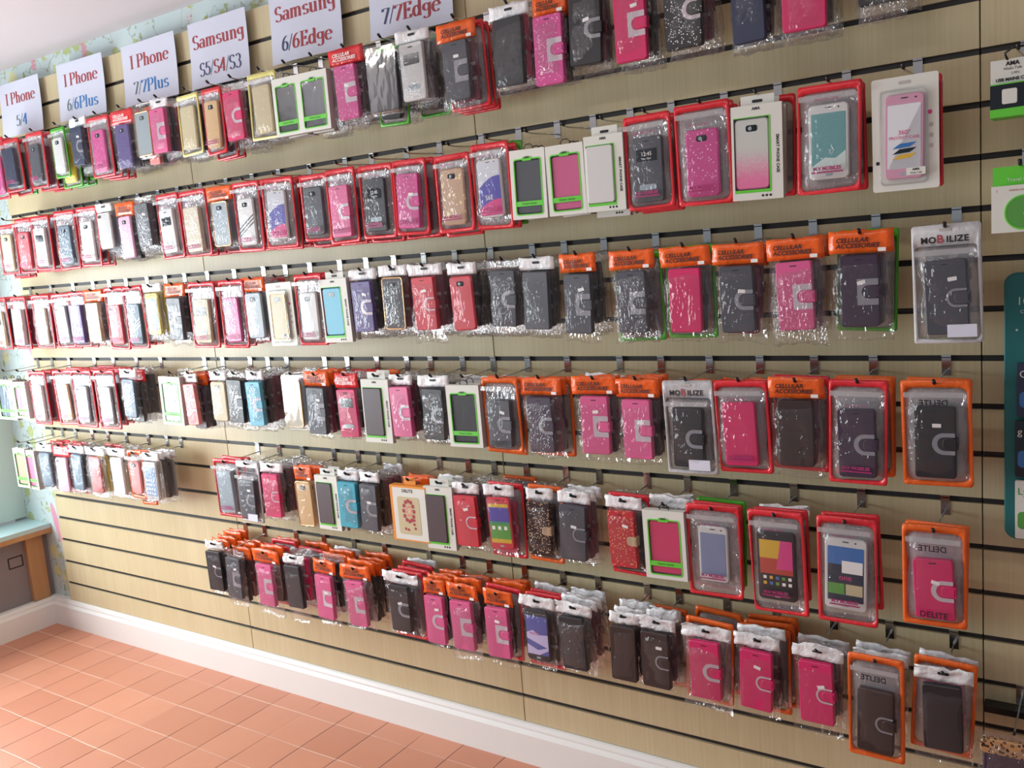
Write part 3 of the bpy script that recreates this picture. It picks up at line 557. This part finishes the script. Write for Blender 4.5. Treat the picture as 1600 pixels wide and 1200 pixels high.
place_row(19, '''
0.248 0.122 0.230 -0.018 Pr Kq Pr:Wk,Pr:Wx
0.350 0.123 0.194 -0.036 Pr Wn- Pr:Wk,Pg:Wk
0.527 0.124 0.202 -0.034 Pr Kd Pr:Wx,Pr:Wk,Pr:Wk
0.685 0.094 0.177 -0.040 Pg Kw Pg:Ky,Pg:Wk,Pg:Wd
0.816 0.109 0.170 -0.023 Hw WnC Hc:Wk,Pg:Wk,Hc:Wd
0.937 0.132 0.205 -0.037 Pr Kq Pr:Wk,Pr:Wx,Pr:Wd
1.077 0.121 0.200 -0.037 Hr Ku Hr:WU,Hc:Wk,Hc:Wd
1.197 0.098 0.179 -0.034 N Ksg Ho:WS,Ho:Wk,Ho:Wp
1.282 0.085 0.178 -0.031 Hw WpS Hc:WU,Hc:Wm,Hc:Wk,Hc:Wn
1.429 0.109 0.185 -0.043 Py KcN Hc:Wk,Hc:Wd
1.545 0.095 0.197 -0.042 Pr Kg Pr:WU,Pr:Ws
1.648 0.103 0.177 -0.044 Hc WmC Hc:Wk,Hc:Wm,Hc:Wk
1.775 0.127 0.190 -0.036 Py KcN Hc:Wd,Hc:Wk
1.882 0.104 0.177 -0.047 B Wk B:Wd,B:Wk
1.991 0.119 0.176 -0.049 B Wd B:Wk,Hc:Wk,Hc:Wk
2.114 0.122 0.219 -0.028 Hr WqS Hc:WQ,Hc:Wk,Hc:WQ
2.248 0.126 0.185 -0.043 N Wk- Pg:Wk,Hc:Wd,Hc:Wk
2.348 0.109 0.184 -0.028 Hw Lw Hc:Wk,Hc:Wd,Pg:Wk
2.490 0.118 0.223 -0.037 Ho WdS Pr:Wx,Pr:Wk,Pr:Wr
2.649 0.116 0.207 -0.029 Hw Wk- Hc:Wm,Hc:Wx,Hc:Wk
2.761 0.089 0.197 -0.031 Ho WqS Ho:Wk,Hc:Wk,Hc:Wd
2.858 0.094 0.183 -0.025 Hc WkC Hc:Wx,Hc:Wk,Hc:Wx
2.969 0.086 0.185 -0.030 Hw WmS Hc:Wk,Hc:Wk,Hc:Wx,Hc:Wm
3.093 0.097 0.185 -0.026 Hw WQC Hc:Wx,Hc:Wx,Hc:Wk
3.231 0.079 0.172 -0.040 Hw Wn- Hc:Wk,Hc:WQ,Hc:Wk
3.345 0.096 0.207 -0.038 Hw Wm- Hc:WU,Hc:Wk
3.487 0.090 0.220 -0.018 Hw WQ- Hc:Wk,Hc:Wd''')
place_row(16, '''
0.231 0.132 0.196 -0.047 Pr Kc Pr:Wx,Pr:WU
0.357 0.110 0.211 -0.033 Pr Kr Pr:Wx,Pr:Ks
0.477 0.124 0.205 -0.034 Pr Lw Pr:Wx,Pr:Kc
0.644 0.132 0.213 -0.030 Pr Ktw Pr:Wx,Pr:Wk
0.790 0.132 0.210 -0.030 Pr Kw Pr:Wx,Pr:Wd
0.898 0.088 0.165 -0.028 Hw Kwo Hc:Ks,Hc:Wk
1.020 0.118 0.199 -0.036 Ho Ko Ho:Wk,Hc:Wd,Hc:Wk
1.130 0.099 0.191 -0.025 Hc WdC Hc:Wk,Hc:Wk,Hc:Wk
1.258 0.125 0.209 -0.032 Pr Lw Pr:Wk,Pr:Wd
1.391 0.132 0.212 -0.034 Pr Wf- Pr:Ws,Pr:Wk,Pr:Wk
1.521 0.116 0.191 -0.035 Ho Ksg Hc:Ks,Pr:Wk,Pr:Wd
1.647 0.122 0.208 -0.035 Pr Kw3 Pr:Wd,Pr:Wk
1.786 0.132 0.207 -0.037 Pr Sw6 Pr:Wk,Pr:Wx,Pr:Wd
1.938 0.108 0.190 -0.046 Pr Kd Pr:Wk,Pr:Wd
2.045 0.115 0.207 -0.041 Pr WpC Pr:Wk,Pr:Wx,Pr:Wk
2.178 0.123 0.197 -0.046 Pr LkT Pr:Wk,Pr:Wk,Pr:Wx
2.298 0.114 0.197 -0.047 Pr WqC Pr:Wx,Pr:Wk,Pr:Wd
2.441 0.113 0.195 -0.052 Pr KF Pr:Wd
2.561 0.128 0.210 -0.039 Pr Sw7 Pr:Wd,Pg:Wk
2.678 0.099 0.181 -0.048 B Wd B:Wk,B:Wk,B:Wd
2.781 0.102 0.179 -0.050 B Wp B:Wk,B:Wd,F:Wk
2.883 0.099 0.191 -0.044 F WwN F:Wd,F:Wk
2.989 0.115 0.208 -0.034 Pr LdT Pr:Wk,Pr:Wk
3.118 0.124 0.214 -0.029 Pr Kq Pr:Wk,Pr:Wk
3.240 0.106 0.212 -0.032 F KO F:Wk,Pr:Wk,Pr:Wk
3.385 0.126 0.212 -0.033 Pr Swt Pr:Wk,Ho:Wk,Pr:Wx
3.523 0.119 0.212 -0.042 X So3 Pr:Wk,X:Kw''')
place_row(13, '''
0.074 0.132 0.216 -0.028 Pr Lc Pr:Wk,Pr:Wk
0.230 0.116 0.209 -0.029 Pr Wwo Pr:Wx,Pr:Wx,Pr:Wk
0.396 0.132 0.211 -0.028 Pr Kf Pr:Wx,Pr:Ks
0.536 0.132 0.206 -0.029 Pr Kso Pr:Wx,Pr:Kd
0.645 0.132 0.209 -0.026 Pr Wu- Pr:Wx,Pr:Ws
0.755 0.114 0.208 -0.024 Ho Wc- Ho:Wn,Hc:Wk,Pr:Wx
0.886 0.125 0.222 -0.021 Pr Kro Pr:Wk,Pr:Wx
0.997 0.132 0.222 -0.021 Pr Kt3 Pr:Wk,Pr:Wx,Hc:Wk
1.108 0.132 0.204 -0.018 Hw Syl Hc:Ky,Hc:Ky,Hc:Wn
1.234 0.110 0.210 -0.024 Ho WdS Hc:Wk,Ho:Wk,Hc:Wu
1.376 0.132 0.215 -0.026 Pr Lc Pr:Wx,Pr:Wk,Pr:Wx
1.523 0.132 0.214 -0.027 Pr Kq Pr:Wx,Pr:Wx,Pr:Wk
1.628 0.104 0.207 -0.024 Ho Ks Hc:Ks,Hc:Wd,Pr:Wk
1.740 0.125 0.193 -0.046 X Kcg Hc:Ks,X:Kg
1.871 0.132 0.212 -0.027 Pr Kw Pr:Wk,Pr:Wd
1.981 0.113 0.204 -0.026 F Ka F:Wk
2.091 0.103 0.195 -0.025 Hw WuC Hc:Wk,Hc:Wk,Hc:Wk,Hc:Wd
2.205 0.102 0.186 -0.020 Hw Kkg Hc:Wx,Hc:Wk,Hc:Wg
2.317 0.117 0.213 -0.024 Hw WrU Hc:Wx,Hc:Wx,Hc:Wk,Hc:Wx
2.441 0.096 0.187 -0.028 Hw Kr Hc:Wk,Hc:WB,Hc:WB,Hc:Wk
2.575 0.104 0.191 -0.028 Hc WdC Hc:Wk,Hc:Wd,Hc:Wk
2.673 0.103 0.186 -0.029 Hw Wd- Hc:Wk,Hc:Wd,Hc:Wk
2.789 0.100 0.213 -0.027 Ho WdS Hc:Wk,Hc:Wk,Ho:Wk,Pr:Wk
2.931 0.115 0.214 -0.028 Ho WdS Pg:Wk,Pr:Wk,Hc:Wk
3.062 0.119 0.212 -0.029 Ho Wm- Pg:Wd,Hc:Wd,Hc:Wk
3.184 0.114 0.214 -0.031 Ho WdC Ho:Wx,Hc:Wx,Pr:Wk
3.306 0.119 0.223 -0.029 Ho WpS Hc:Wk,Ho:Wx,Hc:Wd
3.437 0.124 0.220 -0.024 Ho WUS Ho:WU,Pg:Wx,Hc:Wk
3.591 0.121 0.225 -0.024 Pm WdU Hc:Wk''')
place_row(10, '''
0.042 0.132 0.182 -0.043 B Wt B:Wk,B:Wd
0.154 0.100 0.166 -0.050 B Wp B:Wk,B:Wp
0.282 0.130 0.215 -0.028 Pr Lw Pr:Wx,Pr:Wk,Pr:Wx
0.467 0.132 0.214 -0.022 Pr Kg Pr:Wx,Pr:Wk,Pr:Wx
0.597 0.132 0.219 -0.021 Pr Kso Pr:Wk,Pr:Wx,Pr:Wk,Pr:Wk
0.749 0.132 0.221 -0.020 Pr Kv Pr:Wk,Pr:Wx,Hr:Wk
0.901 0.102 0.188 -0.018 Hw Kt3 Hr:Wk,Hc:Wk,Hc:Wd
1.157 0.119 0.232 -0.018 B Wt B:Wk,Hc:Wk
1.257 0.066 0.180 -0.030 Hw WSC Ho:WU,Hr:Wk,Hc:Wk,Hc:WB
1.402 0.085 0.171 -0.021 Hw Kc Hc:WB,Hc:Wk
1.491 0.095 0.181 -0.020 Hc WkC Hc:Wk,Hc:Wx,Hc:Wn
1.583 0.077 0.185 -0.018 Hw WaC Hc:Wk,Hc:Wx,Hc:Wx,Hc:WU
1.759 0.089 0.186 -0.018 N Khg N:Ks,Hc:Wx,Hc:Wk
1.859 0.104 0.205 -0.018 Ho WdS Ho:Wx,Ho:Wk,Ho:Wx
1.983 0.091 0.197 -0.022 Hr Lm Hc:Wk,Hc:Wd,Hr:Wk
2.103 0.132 0.204 -0.018 F Wb F:Wk,Ho:Wk
2.194 0.083 0.190 -0.024 Hw WpC Hc:Wx,Hc:Wk,Hc:Wd
2.311 0.111 0.190 -0.027 Hw WkC Hc:Wk,Hc:Wk,Hc:Wd
2.418 0.112 0.191 -0.027 B Wk B:Wd,Hw:Wk
2.532 0.122 0.200 -0.029 Po WdC Po:Wk,Hw:Wk
2.657 0.125 0.207 -0.028 Ho WUC Ho:Wx,Po:Wk
2.812 0.124 0.214 -0.023 Ho WpS Ho:Wk,Hw:Wk,Ho:Wk
2.926 0.114 0.209 -0.028 Ho WpS Ho:Wk,Ho:Wd,Ho:Wx
3.052 0.131 0.216 -0.030 Pm WkC Ho:Wk,Hc:Wk
3.175 0.129 0.206 -0.028 Pr Wm- Pr:Wk,Ho:Wk
3.299 0.117 0.217 -0.021 Ho WB- Pr:Wx,Hc:WB
3.425 0.117 0.218 -0.024 Pr WUC Po:Wk,Po:WU
3.569 0.127 0.211 -0.023 Po WkC Po:Wk''')
place_row(7, '''
0.071 0.104 0.182 -0.031 B Wh B:Wk
0.151 0.081 0.180 -0.035 B Wp B:Wk
0.248 0.132 0.194 -0.029 Hw Kto Hc:Wk,Pr:Wx,Pr:Wk
0.372 0.123 0.193 -0.028 Hr Koo Hc:Wx,Pr:Wx,Pr:Wk
0.484 0.110 0.187 -0.022 Hw Kto Hc:WB,Hc:Wk,Hc:WB
0.610 0.132 0.196 -0.023 Hw KRN Hw:Ky,Hc:Ky,Pr:Wx
0.754 0.113 0.188 -0.018 Hw KwN Hc:Kg,Hc:WB,Hc:Ks
0.870 0.089 0.180 -0.018 Po KS Po:Ws,Hc:Wg
0.957 0.109 0.188 -0.022 Hw Swi Hw:Kw,Hw:Wd,Hw:Kv
1.384 0.132 0.198 -0.018 Pr Ws- Pr:Wd,Pr:Wk
1.493 0.129 0.209 -0.018 Pm WdC Hw:Wx,Hc:Wk
1.607 0.105 0.190 -0.018 Hw WmU Hc:Wk,Hc:Wx,Hc:Wx,Hc:Wx
1.754 0.081 0.196 -0.018 Ho Kgg Ho:Kg,Hc:WB,Hc:WB
1.861 0.106 0.191 -0.018 F Wb F:Kg
1.948 0.097 0.181 -0.018 Hw WeC Hw:Wk,Hc:Wd
2.033 0.078 0.194 -0.018 Hw WdC Hc:Wk,Hc:Wx,Hc:Wx,Hw:Wx
2.191 0.131 0.181 -0.025 D Kc Ho:Wx,Ho:Wk
2.298 0.132 0.200 -0.018 F Wb F:Wk,Hw:Wk
2.390 0.089 0.190 -0.022 Hw WrU Hc:Wk,Hc:Wx,Hc:Wx
2.500 0.097 0.198 -0.018 Hw Srr Pr:Wm,Hc:WU,Hc:Wk,Po:Wk
2.628 0.079 0.186 -0.018 Hw WGH Po:Wk,Hc:WB,Hc:WU
2.730 0.094 0.193 -0.018 Hw WdU Hw:Wx,Hw:Wx,Hc:Wn,Po:Wk
2.869 0.100 0.184 -0.018 Hw WRH Pr:Wk,Hc:Wk,Hc:Wk
2.979 0.106 0.196 -0.018 B Wm Hw:Wk,Hw:Wd
3.098 0.132 0.218 -0.018 Pr Swn Pr:Wk,Pg:Wk,Pg:Wk
3.243 0.124 0.238 -0.018 Pr Skg Pr:Wk,Hw:Wd
3.393 0.123 0.233 -0.018 Pr Swh Pr:Wk
3.564 0.120 0.209 -0.018 Po WmC Po:Wp''')
place_row(4, '''
1.264 0.089 0.192 -0.018 Hw WkU Ho:Wk,Ho:Wk,Ho:Wx,Ho:Wk
1.366 0.096 0.201 -0.038 Hc WdS Ho:Wk,Ho:Wx,Ho:Wk,Ho:Wk
1.526 0.129 0.229 -0.018 Ho WpS Ho:Wk,Pr:Wx,Pr:Wr,Ho:Wk
1.661 0.098 0.232 -0.018 Hw Wk- Hc:Wm,Hc:Wk,Pr:Wk,Ho:Wk
1.799 0.102 0.216 -0.018 Ho WpS Hc:Wk,Ho:Wx,Ho:Wk,Hw:Wk
1.933 0.126 0.207 -0.018 Ho WpS Ho:Wk,Ho:Wk,Ho:Wk,Ho:Wk
2.115 0.132 0.191 -0.018 Hw WkC Pr:Wd,Pr:Wk,Pr:Wx,Hw:Wk
2.243 0.079 0.207 -0.018 Ho WpC Ho:Wk,Ho:Wk,Ho:Wx
2.342 0.124 0.227 -0.018 Ho WpS Ho:Wk,Hc:Wk,Ho:Wk
2.466 0.094 0.221 -0.018 Ho WpS Pr:Wk,Ho:Wk,Ho:Wx
2.593 0.113 0.204 -0.018 Hw Skv Pr:Wk,Pr:Wx,Hw:Wk
2.704 0.113 0.190 -0.018 Hw Wk- Hw:Wk,Hw:Wx,Hw:Wx
2.850 0.081 0.186 -0.018 Hw WB- Hw:Wk,Hw:WB,Hw:Wk
2.939 0.100 0.183 -0.018 Hw WBU Hw:WU,Hw:Wx,Po:Wk
3.066 0.124 0.210 -0.018 Hw WmC Po:WB,Hc:Wk,Po:Wk
3.189 0.106 0.200 -0.018 Hw WmU Hw:Wk,Po:Wk,Po:Wk,Po:Wk
3.325 0.112 0.211 -0.018 Hw WmU Hc:Wk,Hw:Wk
3.447 0.115 0.232 -0.018 Po WBU Hw:Wx,Hw:Wk
3.578 0.111 0.214 -0.018 Hw Wk- Po:Wp,Hw:Wk''')
# ---------------------------------------------------------------- printed paper signs
def arc(cx, cy, rx, ry, a0, a1, n=14): return [(cx+rx*math.cos(math.radians(a0+(a1-a0)*i/n)), cy+ry*math.sin(math.radians(a0+(a1-a0)*i/n))) for i in range(n+1)]
Vl = lambda x, a, b: [(x, a), (x, b)]
Hl = lambda a, b, y: [(a, y), (b, y)]
arch = lambda x0, x1: [(x0, .38)]+arc((x0+x1)/2, .42, (x1-x0)/2, .22, 165, 0)+[(x1, 0)]
G = {'I': (.46, [Vl(.23, 0, 1), Hl(.04, .42, 0), Hl(.04, .42, 1)]), 'P': (.72, [Vl(.2, 0, 1), Hl(.03, .37, 0), Hl(.03, .4, 1), [(.2, 1)]+arc(.4, .74, .24, .26, 90, -90)+[(.2, .48)]]),
 'h': (.68, [Vl(.17, 0, 1), Hl(.04, .3, 0), arch(.17, .5), Hl(.38, .64, 0), Hl(.05, .17, 1)]), 'o': (.62, [arc(.31, .32, .23, .32, 0, 360, 22)]), 'n': (.68, [Vl(.17, 0, .64), Hl(.04, .3, 0), arch(.17, .5), Hl(.38, .64, 0), Hl(.05, .17, .64)]),
 'e': (.58, [arc(.3, .32, .23, .32, 8, 318, 20), Hl(.08, .52, .37)]), 'l': (.34, [Vl(.17, 0, 1), Hl(.03, .31, 0), Hl(.05, .17, 1)]), 'u': (.68, [[(.16, .64), (.16, .2)]+arc(.33, .2, .17, .2, 180, 350)+[(.5, .25)], Vl(.5, 0, .64), Hl(.03, .16, .64), Hl(.38, .5, .64), Hl(.5, .62, 0)]),
 's': (.5, [arc(.26, .47, .16, .16, 25, 270, 12)+arc(.26, .155, .18, .155, 90, -155, 12)]), 'S': (.64, [arc(.31, .745, .22, .25, 25, 270, 14)+arc(.31, .245, .24, .245, 90, -155, 14)]),
 'a': (.58, [arc(.24, .19, .17, .18, 0, 360, 18), [(.44, 0), (.44, .44)]+arc(.27, .45, .17, .19, 0, 155, 8), Hl(.44, .56, 0)]), 'm': (.96, [Vl(.15, 0, .64), arch(.15, .45), arch(.45, .77), Hl(.03, .27, 0), Hl(.36, .55, 0), Hl(.66, .9, 0), Hl(.03, .15, .64)]),
 'g': (.6, [arc(.27, .42, .19, .21, 0, 360, 18), [(.46, .6), (.46, -.05)]+arc(.27, -.08, .19, .18, 0, -155, 10), Hl(.46, .58, .62)]), 'E': (.68, [Vl(.2, 0, 1), Hl(.03, .58, 0), Hl(.03, .56, 1), Hl(.2, .45, .52), Vl(.57, 0, .2), Vl(.55, .8, 1), Vl(.45, .42, .62)]),
 'd': (.62, [arc(.26, .32, .19, .32, 0, 360, 18), Vl(.46, 0, 1), Hl(.34, .46, 1), Hl(.46, .58, 0)]), '3': (.55, [arc(.26, .75, .2, .24, 150, -75, 12)+arc(.26, .25, .23, .26, 80, -150, 12)]), '4': (.58, [Vl(.4, 0, 1), Hl(.04, .56, .28), [(.4, 1), (.04, .28)]]),
 '5': (.55, [Hl(.14, .5, .97), [(.14, .97), (.12, .56)]+arc(.25, .33, .24, .31, 120, -145, 14)]), '6': (.58, [arc(.29, .3, .21, .3, 0, 360, 20), arc(.47, .34, .39, .64, 180, 92, 10)]), '7': (.55, [Hl(.06, .52, .96), [(.52, .96), (.2, 0)], Vl(.07, .8, .96)]), '/': (.34, [[(.02, -.06), (.32, 1.04)]]), ' ': (.26, [])}
def serif(txt, cols, size, x, z, fy, parent, sx=1.0):
    m = MB(); tot = sum(G[c][0] for c in txt)*size*sx; px = x-tot/2
    for ch, mt in zip(txt, cols):
        adv, strokes = G[ch]
        for st in strokes:
            for a, b in zip(st, st[1:]):
                dx, dy = b[0]-a[0], b[1]-a[1]; L = math.hypot(dx, dy) or 1; tn = abs(dy/L)
                if ch == '/': tn = .25
                hw = .024+.068*tn**1.6; nx_, ny_ = -dy/L*hw, dx/L*hw; ex, ey = dx/L*.006, dy/L*.006
                q = [(a[0]-ex+nx_, a[1]-ey+ny_), (a[0]-ex-nx_, a[1]-ey-ny_), (b[0]+ex-nx_, b[1]+ey-ny_), (b[0]+ex+nx_, b[1]+ey+ny_)]
                m.add([(px+u*size*sx, fy(px+u*size*sx, z+v_*size), z+v_*size) for u, v_ in q], [(0, 1, 2, 3)], mt)
        px += adv*size*sx
    return m.build('lettering', parent)
def sign(xc, ztop, w, h, l1, c1, l2, c2, label, lean=0, curl=.004):
    o = empty('paper_sign', (xc, -.020, ztop), (0, lean, 0)); tag(o, label, 'paper sign', 'paper signs above the top row')
    nx, nz = 12, 12; fr = []; f = lambda u, t: -.012*(t**2)-curl*math.sin(u*5)*(t)
    for j in range(nz+1):
        for i in range(nx+1): u = i/nx; t = j/nz; fr.append((-w/2+w*u, f(u, t), -h*t))
    W = nx+1; N = len(fr); q = [(j*W+i, (j+1)*W+i, (j+1)*W+i+1, j*W+i+1) for j in range(nz) for i in range(nx)]
    m = MB(); m.add(fr+[(x, y+.0005, z) for x, y, z in fr], q+[tuple(N+k_ for k_ in a[::-1]) for a in q], 'paper', True); s = m.build('sheet', o)
    yl = lambda x_, z: f(x_/w+.5, -z/h)-.0005
    if l1: serif(l1, c1, .0425, 0.002, -h*.40, yl, s, 1.27)
    serif(l2, c2, .042, 0.004, -h*.83, yl, s, 1.22 if len(l2) < 8 else 1.1)
R_, B_, N_, L_ = 'ink_red', 'ink_blue', 'ink_navy', 'ink_slate'
sign(.255, 2.315, .295, .208, 'I Phone', [R_]*7, '5/4', [L_, L_, B_], 'white sheet printed with I phone 5/4, first sign beside the window', 0)
sign(.680, 2.318, .296, .208, 'I Phone', [R_]*7, '6/6Plus', [L_, L_]+[B_]*5, 'white sheet printed with I phone 6/6plus, second sign from the window', .01)
sign(1.095, 2.309, .298, .205, 'I Phone', [R_]*7, '7/7Plus', [L_, L_]+[B_]*5, 'white sheet printed with I phone 7/7plus above gold and pink cases', 0)
sign(1.460, 2.310, .282, .208, 'Samsung', [R_]*7, 'S5/S4/S3', [N_, N_, L_, R_, R_, L_, N_, N_], 'white sheet printed with S5/S4/S3 above the yellow pouches', 0)
sign(1.856, 2.316, .292, .205, 'Samsung', [R_]*7, '6/6Edge', [N_, N_]+[R_]*5, 'curling white sheet printed with 6/6 edge above two green-framed boxes', 0, .006)
sign(2.257, 2.318, .288, .212, 'Samsung', [R_]*7, '7/7Edge', [N_, N_]+[R_]*5, 'curling white sheet printed with 7/7 edge, cut off by ceiling line'.replace('cut off by ceiling line', 'last sign before the joint'), 0, .006)

# ---------------------------------------------------------------- chargers and card display past the last joint
def hook_at(x, n, lb): h_ = copy_tree(HOOK); h_.location = (x, 0, SLOT(n)); tag(h_, lb, 'hook', 'hooks beside the teal display'); return h_
hook_at(3.712, 16, 'chrome slatwall hook carrying the mains charger box')
o = empty('mains_charger_box', (3.712, -.135, 1.775)); tag(o, 'black and green mains charger box with white header', 'charger box')
m = MB(); m.box(-.045, .045, -.0005, .0008, -.055, -.012, 'card_white'); c_ = m.build('header_card', o)
m = MB(); m.box(-.045, .045, -.008, .055, -.098, -.0545, 'screen_dark'); m.box(-.0452, .0452, -.0082, .0552, -.112, -.0975, 'green_card'); m.box(-.0455, .0455, -.0086, -.0078, -.0556, -.0536, 'green_card'); b_ = m.build('box_body', o)
m = MB(); m.slab(-.014, -.077, .024, .026, -.0092, -.0079, .003, 'card_white', .0003); m.build('charger_picture', b_)
letter('AMA', .010, 'black_ink', -.010, -.0012, -.020, c_, bold=.0004); letter('Walk-Talk', .007, 'black_ink', -.010, -.0012, -.0285, c_); letter('2 PIN', .0055, 'black_ink', -.006, -.0012, -.037, c_); letter('USB MAINS CHARGER', .0075, 'black_ink', 0, -.0012, -.047, c_, bold=.0003)
m = MB(); m.tube([(-.018, 0, -.013), (-.022, -.004, -.002), (-.010, -.005, .006), (.012, -.005, .006), (.022, -.004, -.002), (.018, 0, -.013)], .0022, 'black_plastic', 6); m.build('hanging_loop', o)
hook_at(3.715, 14, 'chrome slatwall hook carrying the green-topped charger pack')
o = empty('travel_charger_pack', (3.715, -.135, 1.575)); tag(o, 'white charger pack with green header and round green picture', 'charger pack')
m = MB(); m.box(-.045, .045, -.0008, .0008, -.034, .000, 'green_card'); c_ = m.build('header_card', o); letter('Travel Charger', .009, 'card_white', .006, -.0014, -.024, c_)
m = MB(); m.box(-.046, .046, -.014, .018, -.118, -.034, 'card_white'); b_ = m.build('box_body', o); letter('I', .007, 'ink_red', -.037, -.0146, -.043, b_); letter('MAINS CHARGER', .005, 'ink_red', .002, -.0146, -.043, b_)
m = MB(); m.slab(.006, -.083, .058, .058, -.0156, -.0138, .0285, 'art_green', .0004, 10); m.ring(.006, -.083, .062, .062, .056, .056, -.083, -.0160, -.0140, .030, .027, 'green_card', 0, 10); q = m.build('round_picture', b_); letter('AMA', .012, 'card_white', .018, -.0164, -.083, q)
o = empty('card_display_board', (3.83, -.045, 1.378)); tag(o, 'teal rounded display board holding sim card packs', 'display board')
m = MB(); m.slab(0, -.265, .30, .53, -.012, 0, .022, 'teal_card', .002, 6); b_ = m.build('board', o); letter('10', .022, 'art_mist', -.118, -.0128, -.055, b_); letter('CARDS', .009, 'art_mist', -.108, -.0128, -.075, b_)
m = MB(); [m.slab(-.128+.03*(j % 2)+.004*j, -.11-.05*j, .004, .004, -.0128, -.0118, .0018, 'art_mist', .0001) for j in range(7)]; m.build('printed_sparkles', b_)
def simpack(x, z, w, h, mt, txt, tm, lb, second):
    o = empty('sim_card_pack', (x, -.066, z)); tag(o, lb, 'sim card pack', 'sim card packs on the teal board')
    m = MB(); m.slab(w/2, -h/2, w, h, -.004, .004, .003, mt, .0004); b = m.build('card_sleeve', o); letter(txt, .020, tm, .004, -.0048, -.022, b, align='LEFT')
    m = MB(); m.slab(w*.25, -h*.68, w*.4, h*.3, -.0048, -.0038, .008, second, .0002); m.build('printed_circle', o)
simpack(3.703, 1.205, .09, .105, 'case_n', 'C', 'card_white', 'navy sim card pack, topmost on the teal board', 'art_blue')
simpack(3.700, 1.092, .09, .112, 'screen_dark', 'g', 'card_white', 'black sim card pack, middle of the teal board', 'art_blue')
simpack(3.700, .972, .09, .118, 'card_white', 'Ly', 'art_green', 'white and green sim card pack, lowest on the teal board', 'art_green')
hook_at(3.705, 3, 'hook carrying the leopard pouch at the bottom corner')
m = MB(); m.box(3.638, 3.9, -.034, -.001, SLOT(3)-.052, SLOT(3)-.038, 'black_plastic'); tag(m.build('display_rail'), 'black horizontal display rail behind the leopard pouch', 'rail')
o = empty('leopard_phone_pouch', (3.700, -.140, SLOT(3)-.055)); tag(o, 'leopard print and black phone pouch in clear bag on the lowest hook', 'phone pouch')
m = MB(); m.slab(.0, -.008, .11, .034, -.012, .002, .012, 'leopard', .003); m.build('flap', o); m = MB(); m.slab(0, -.075, .10, .12, -.011, .001, .012, 'case_U', .003); m.build('pouch_body', o)
m = MB(); m.pillow(-.062, .062, -.15, .016, .003, .018, 'crinkled_film', 8, 10, .002); m.build('clear_bag', o)
# lamps of the shop, above the camera's view
for x, y in ((3.0, -1.15), (1.3, -1.35)):
    o = empty('ceiling_light', (x, y, 2.384)); tag(o, 'white tube light fixed under the ceiling, %s' % ('farther from the window' if x > 2 else 'nearer the window'), 'ceiling light', 'ceiling lights')
    m = MB(); m.box(-.63, .63, -.04, .04, -.03, 0, 'white_paint'); m.build('batten', o)
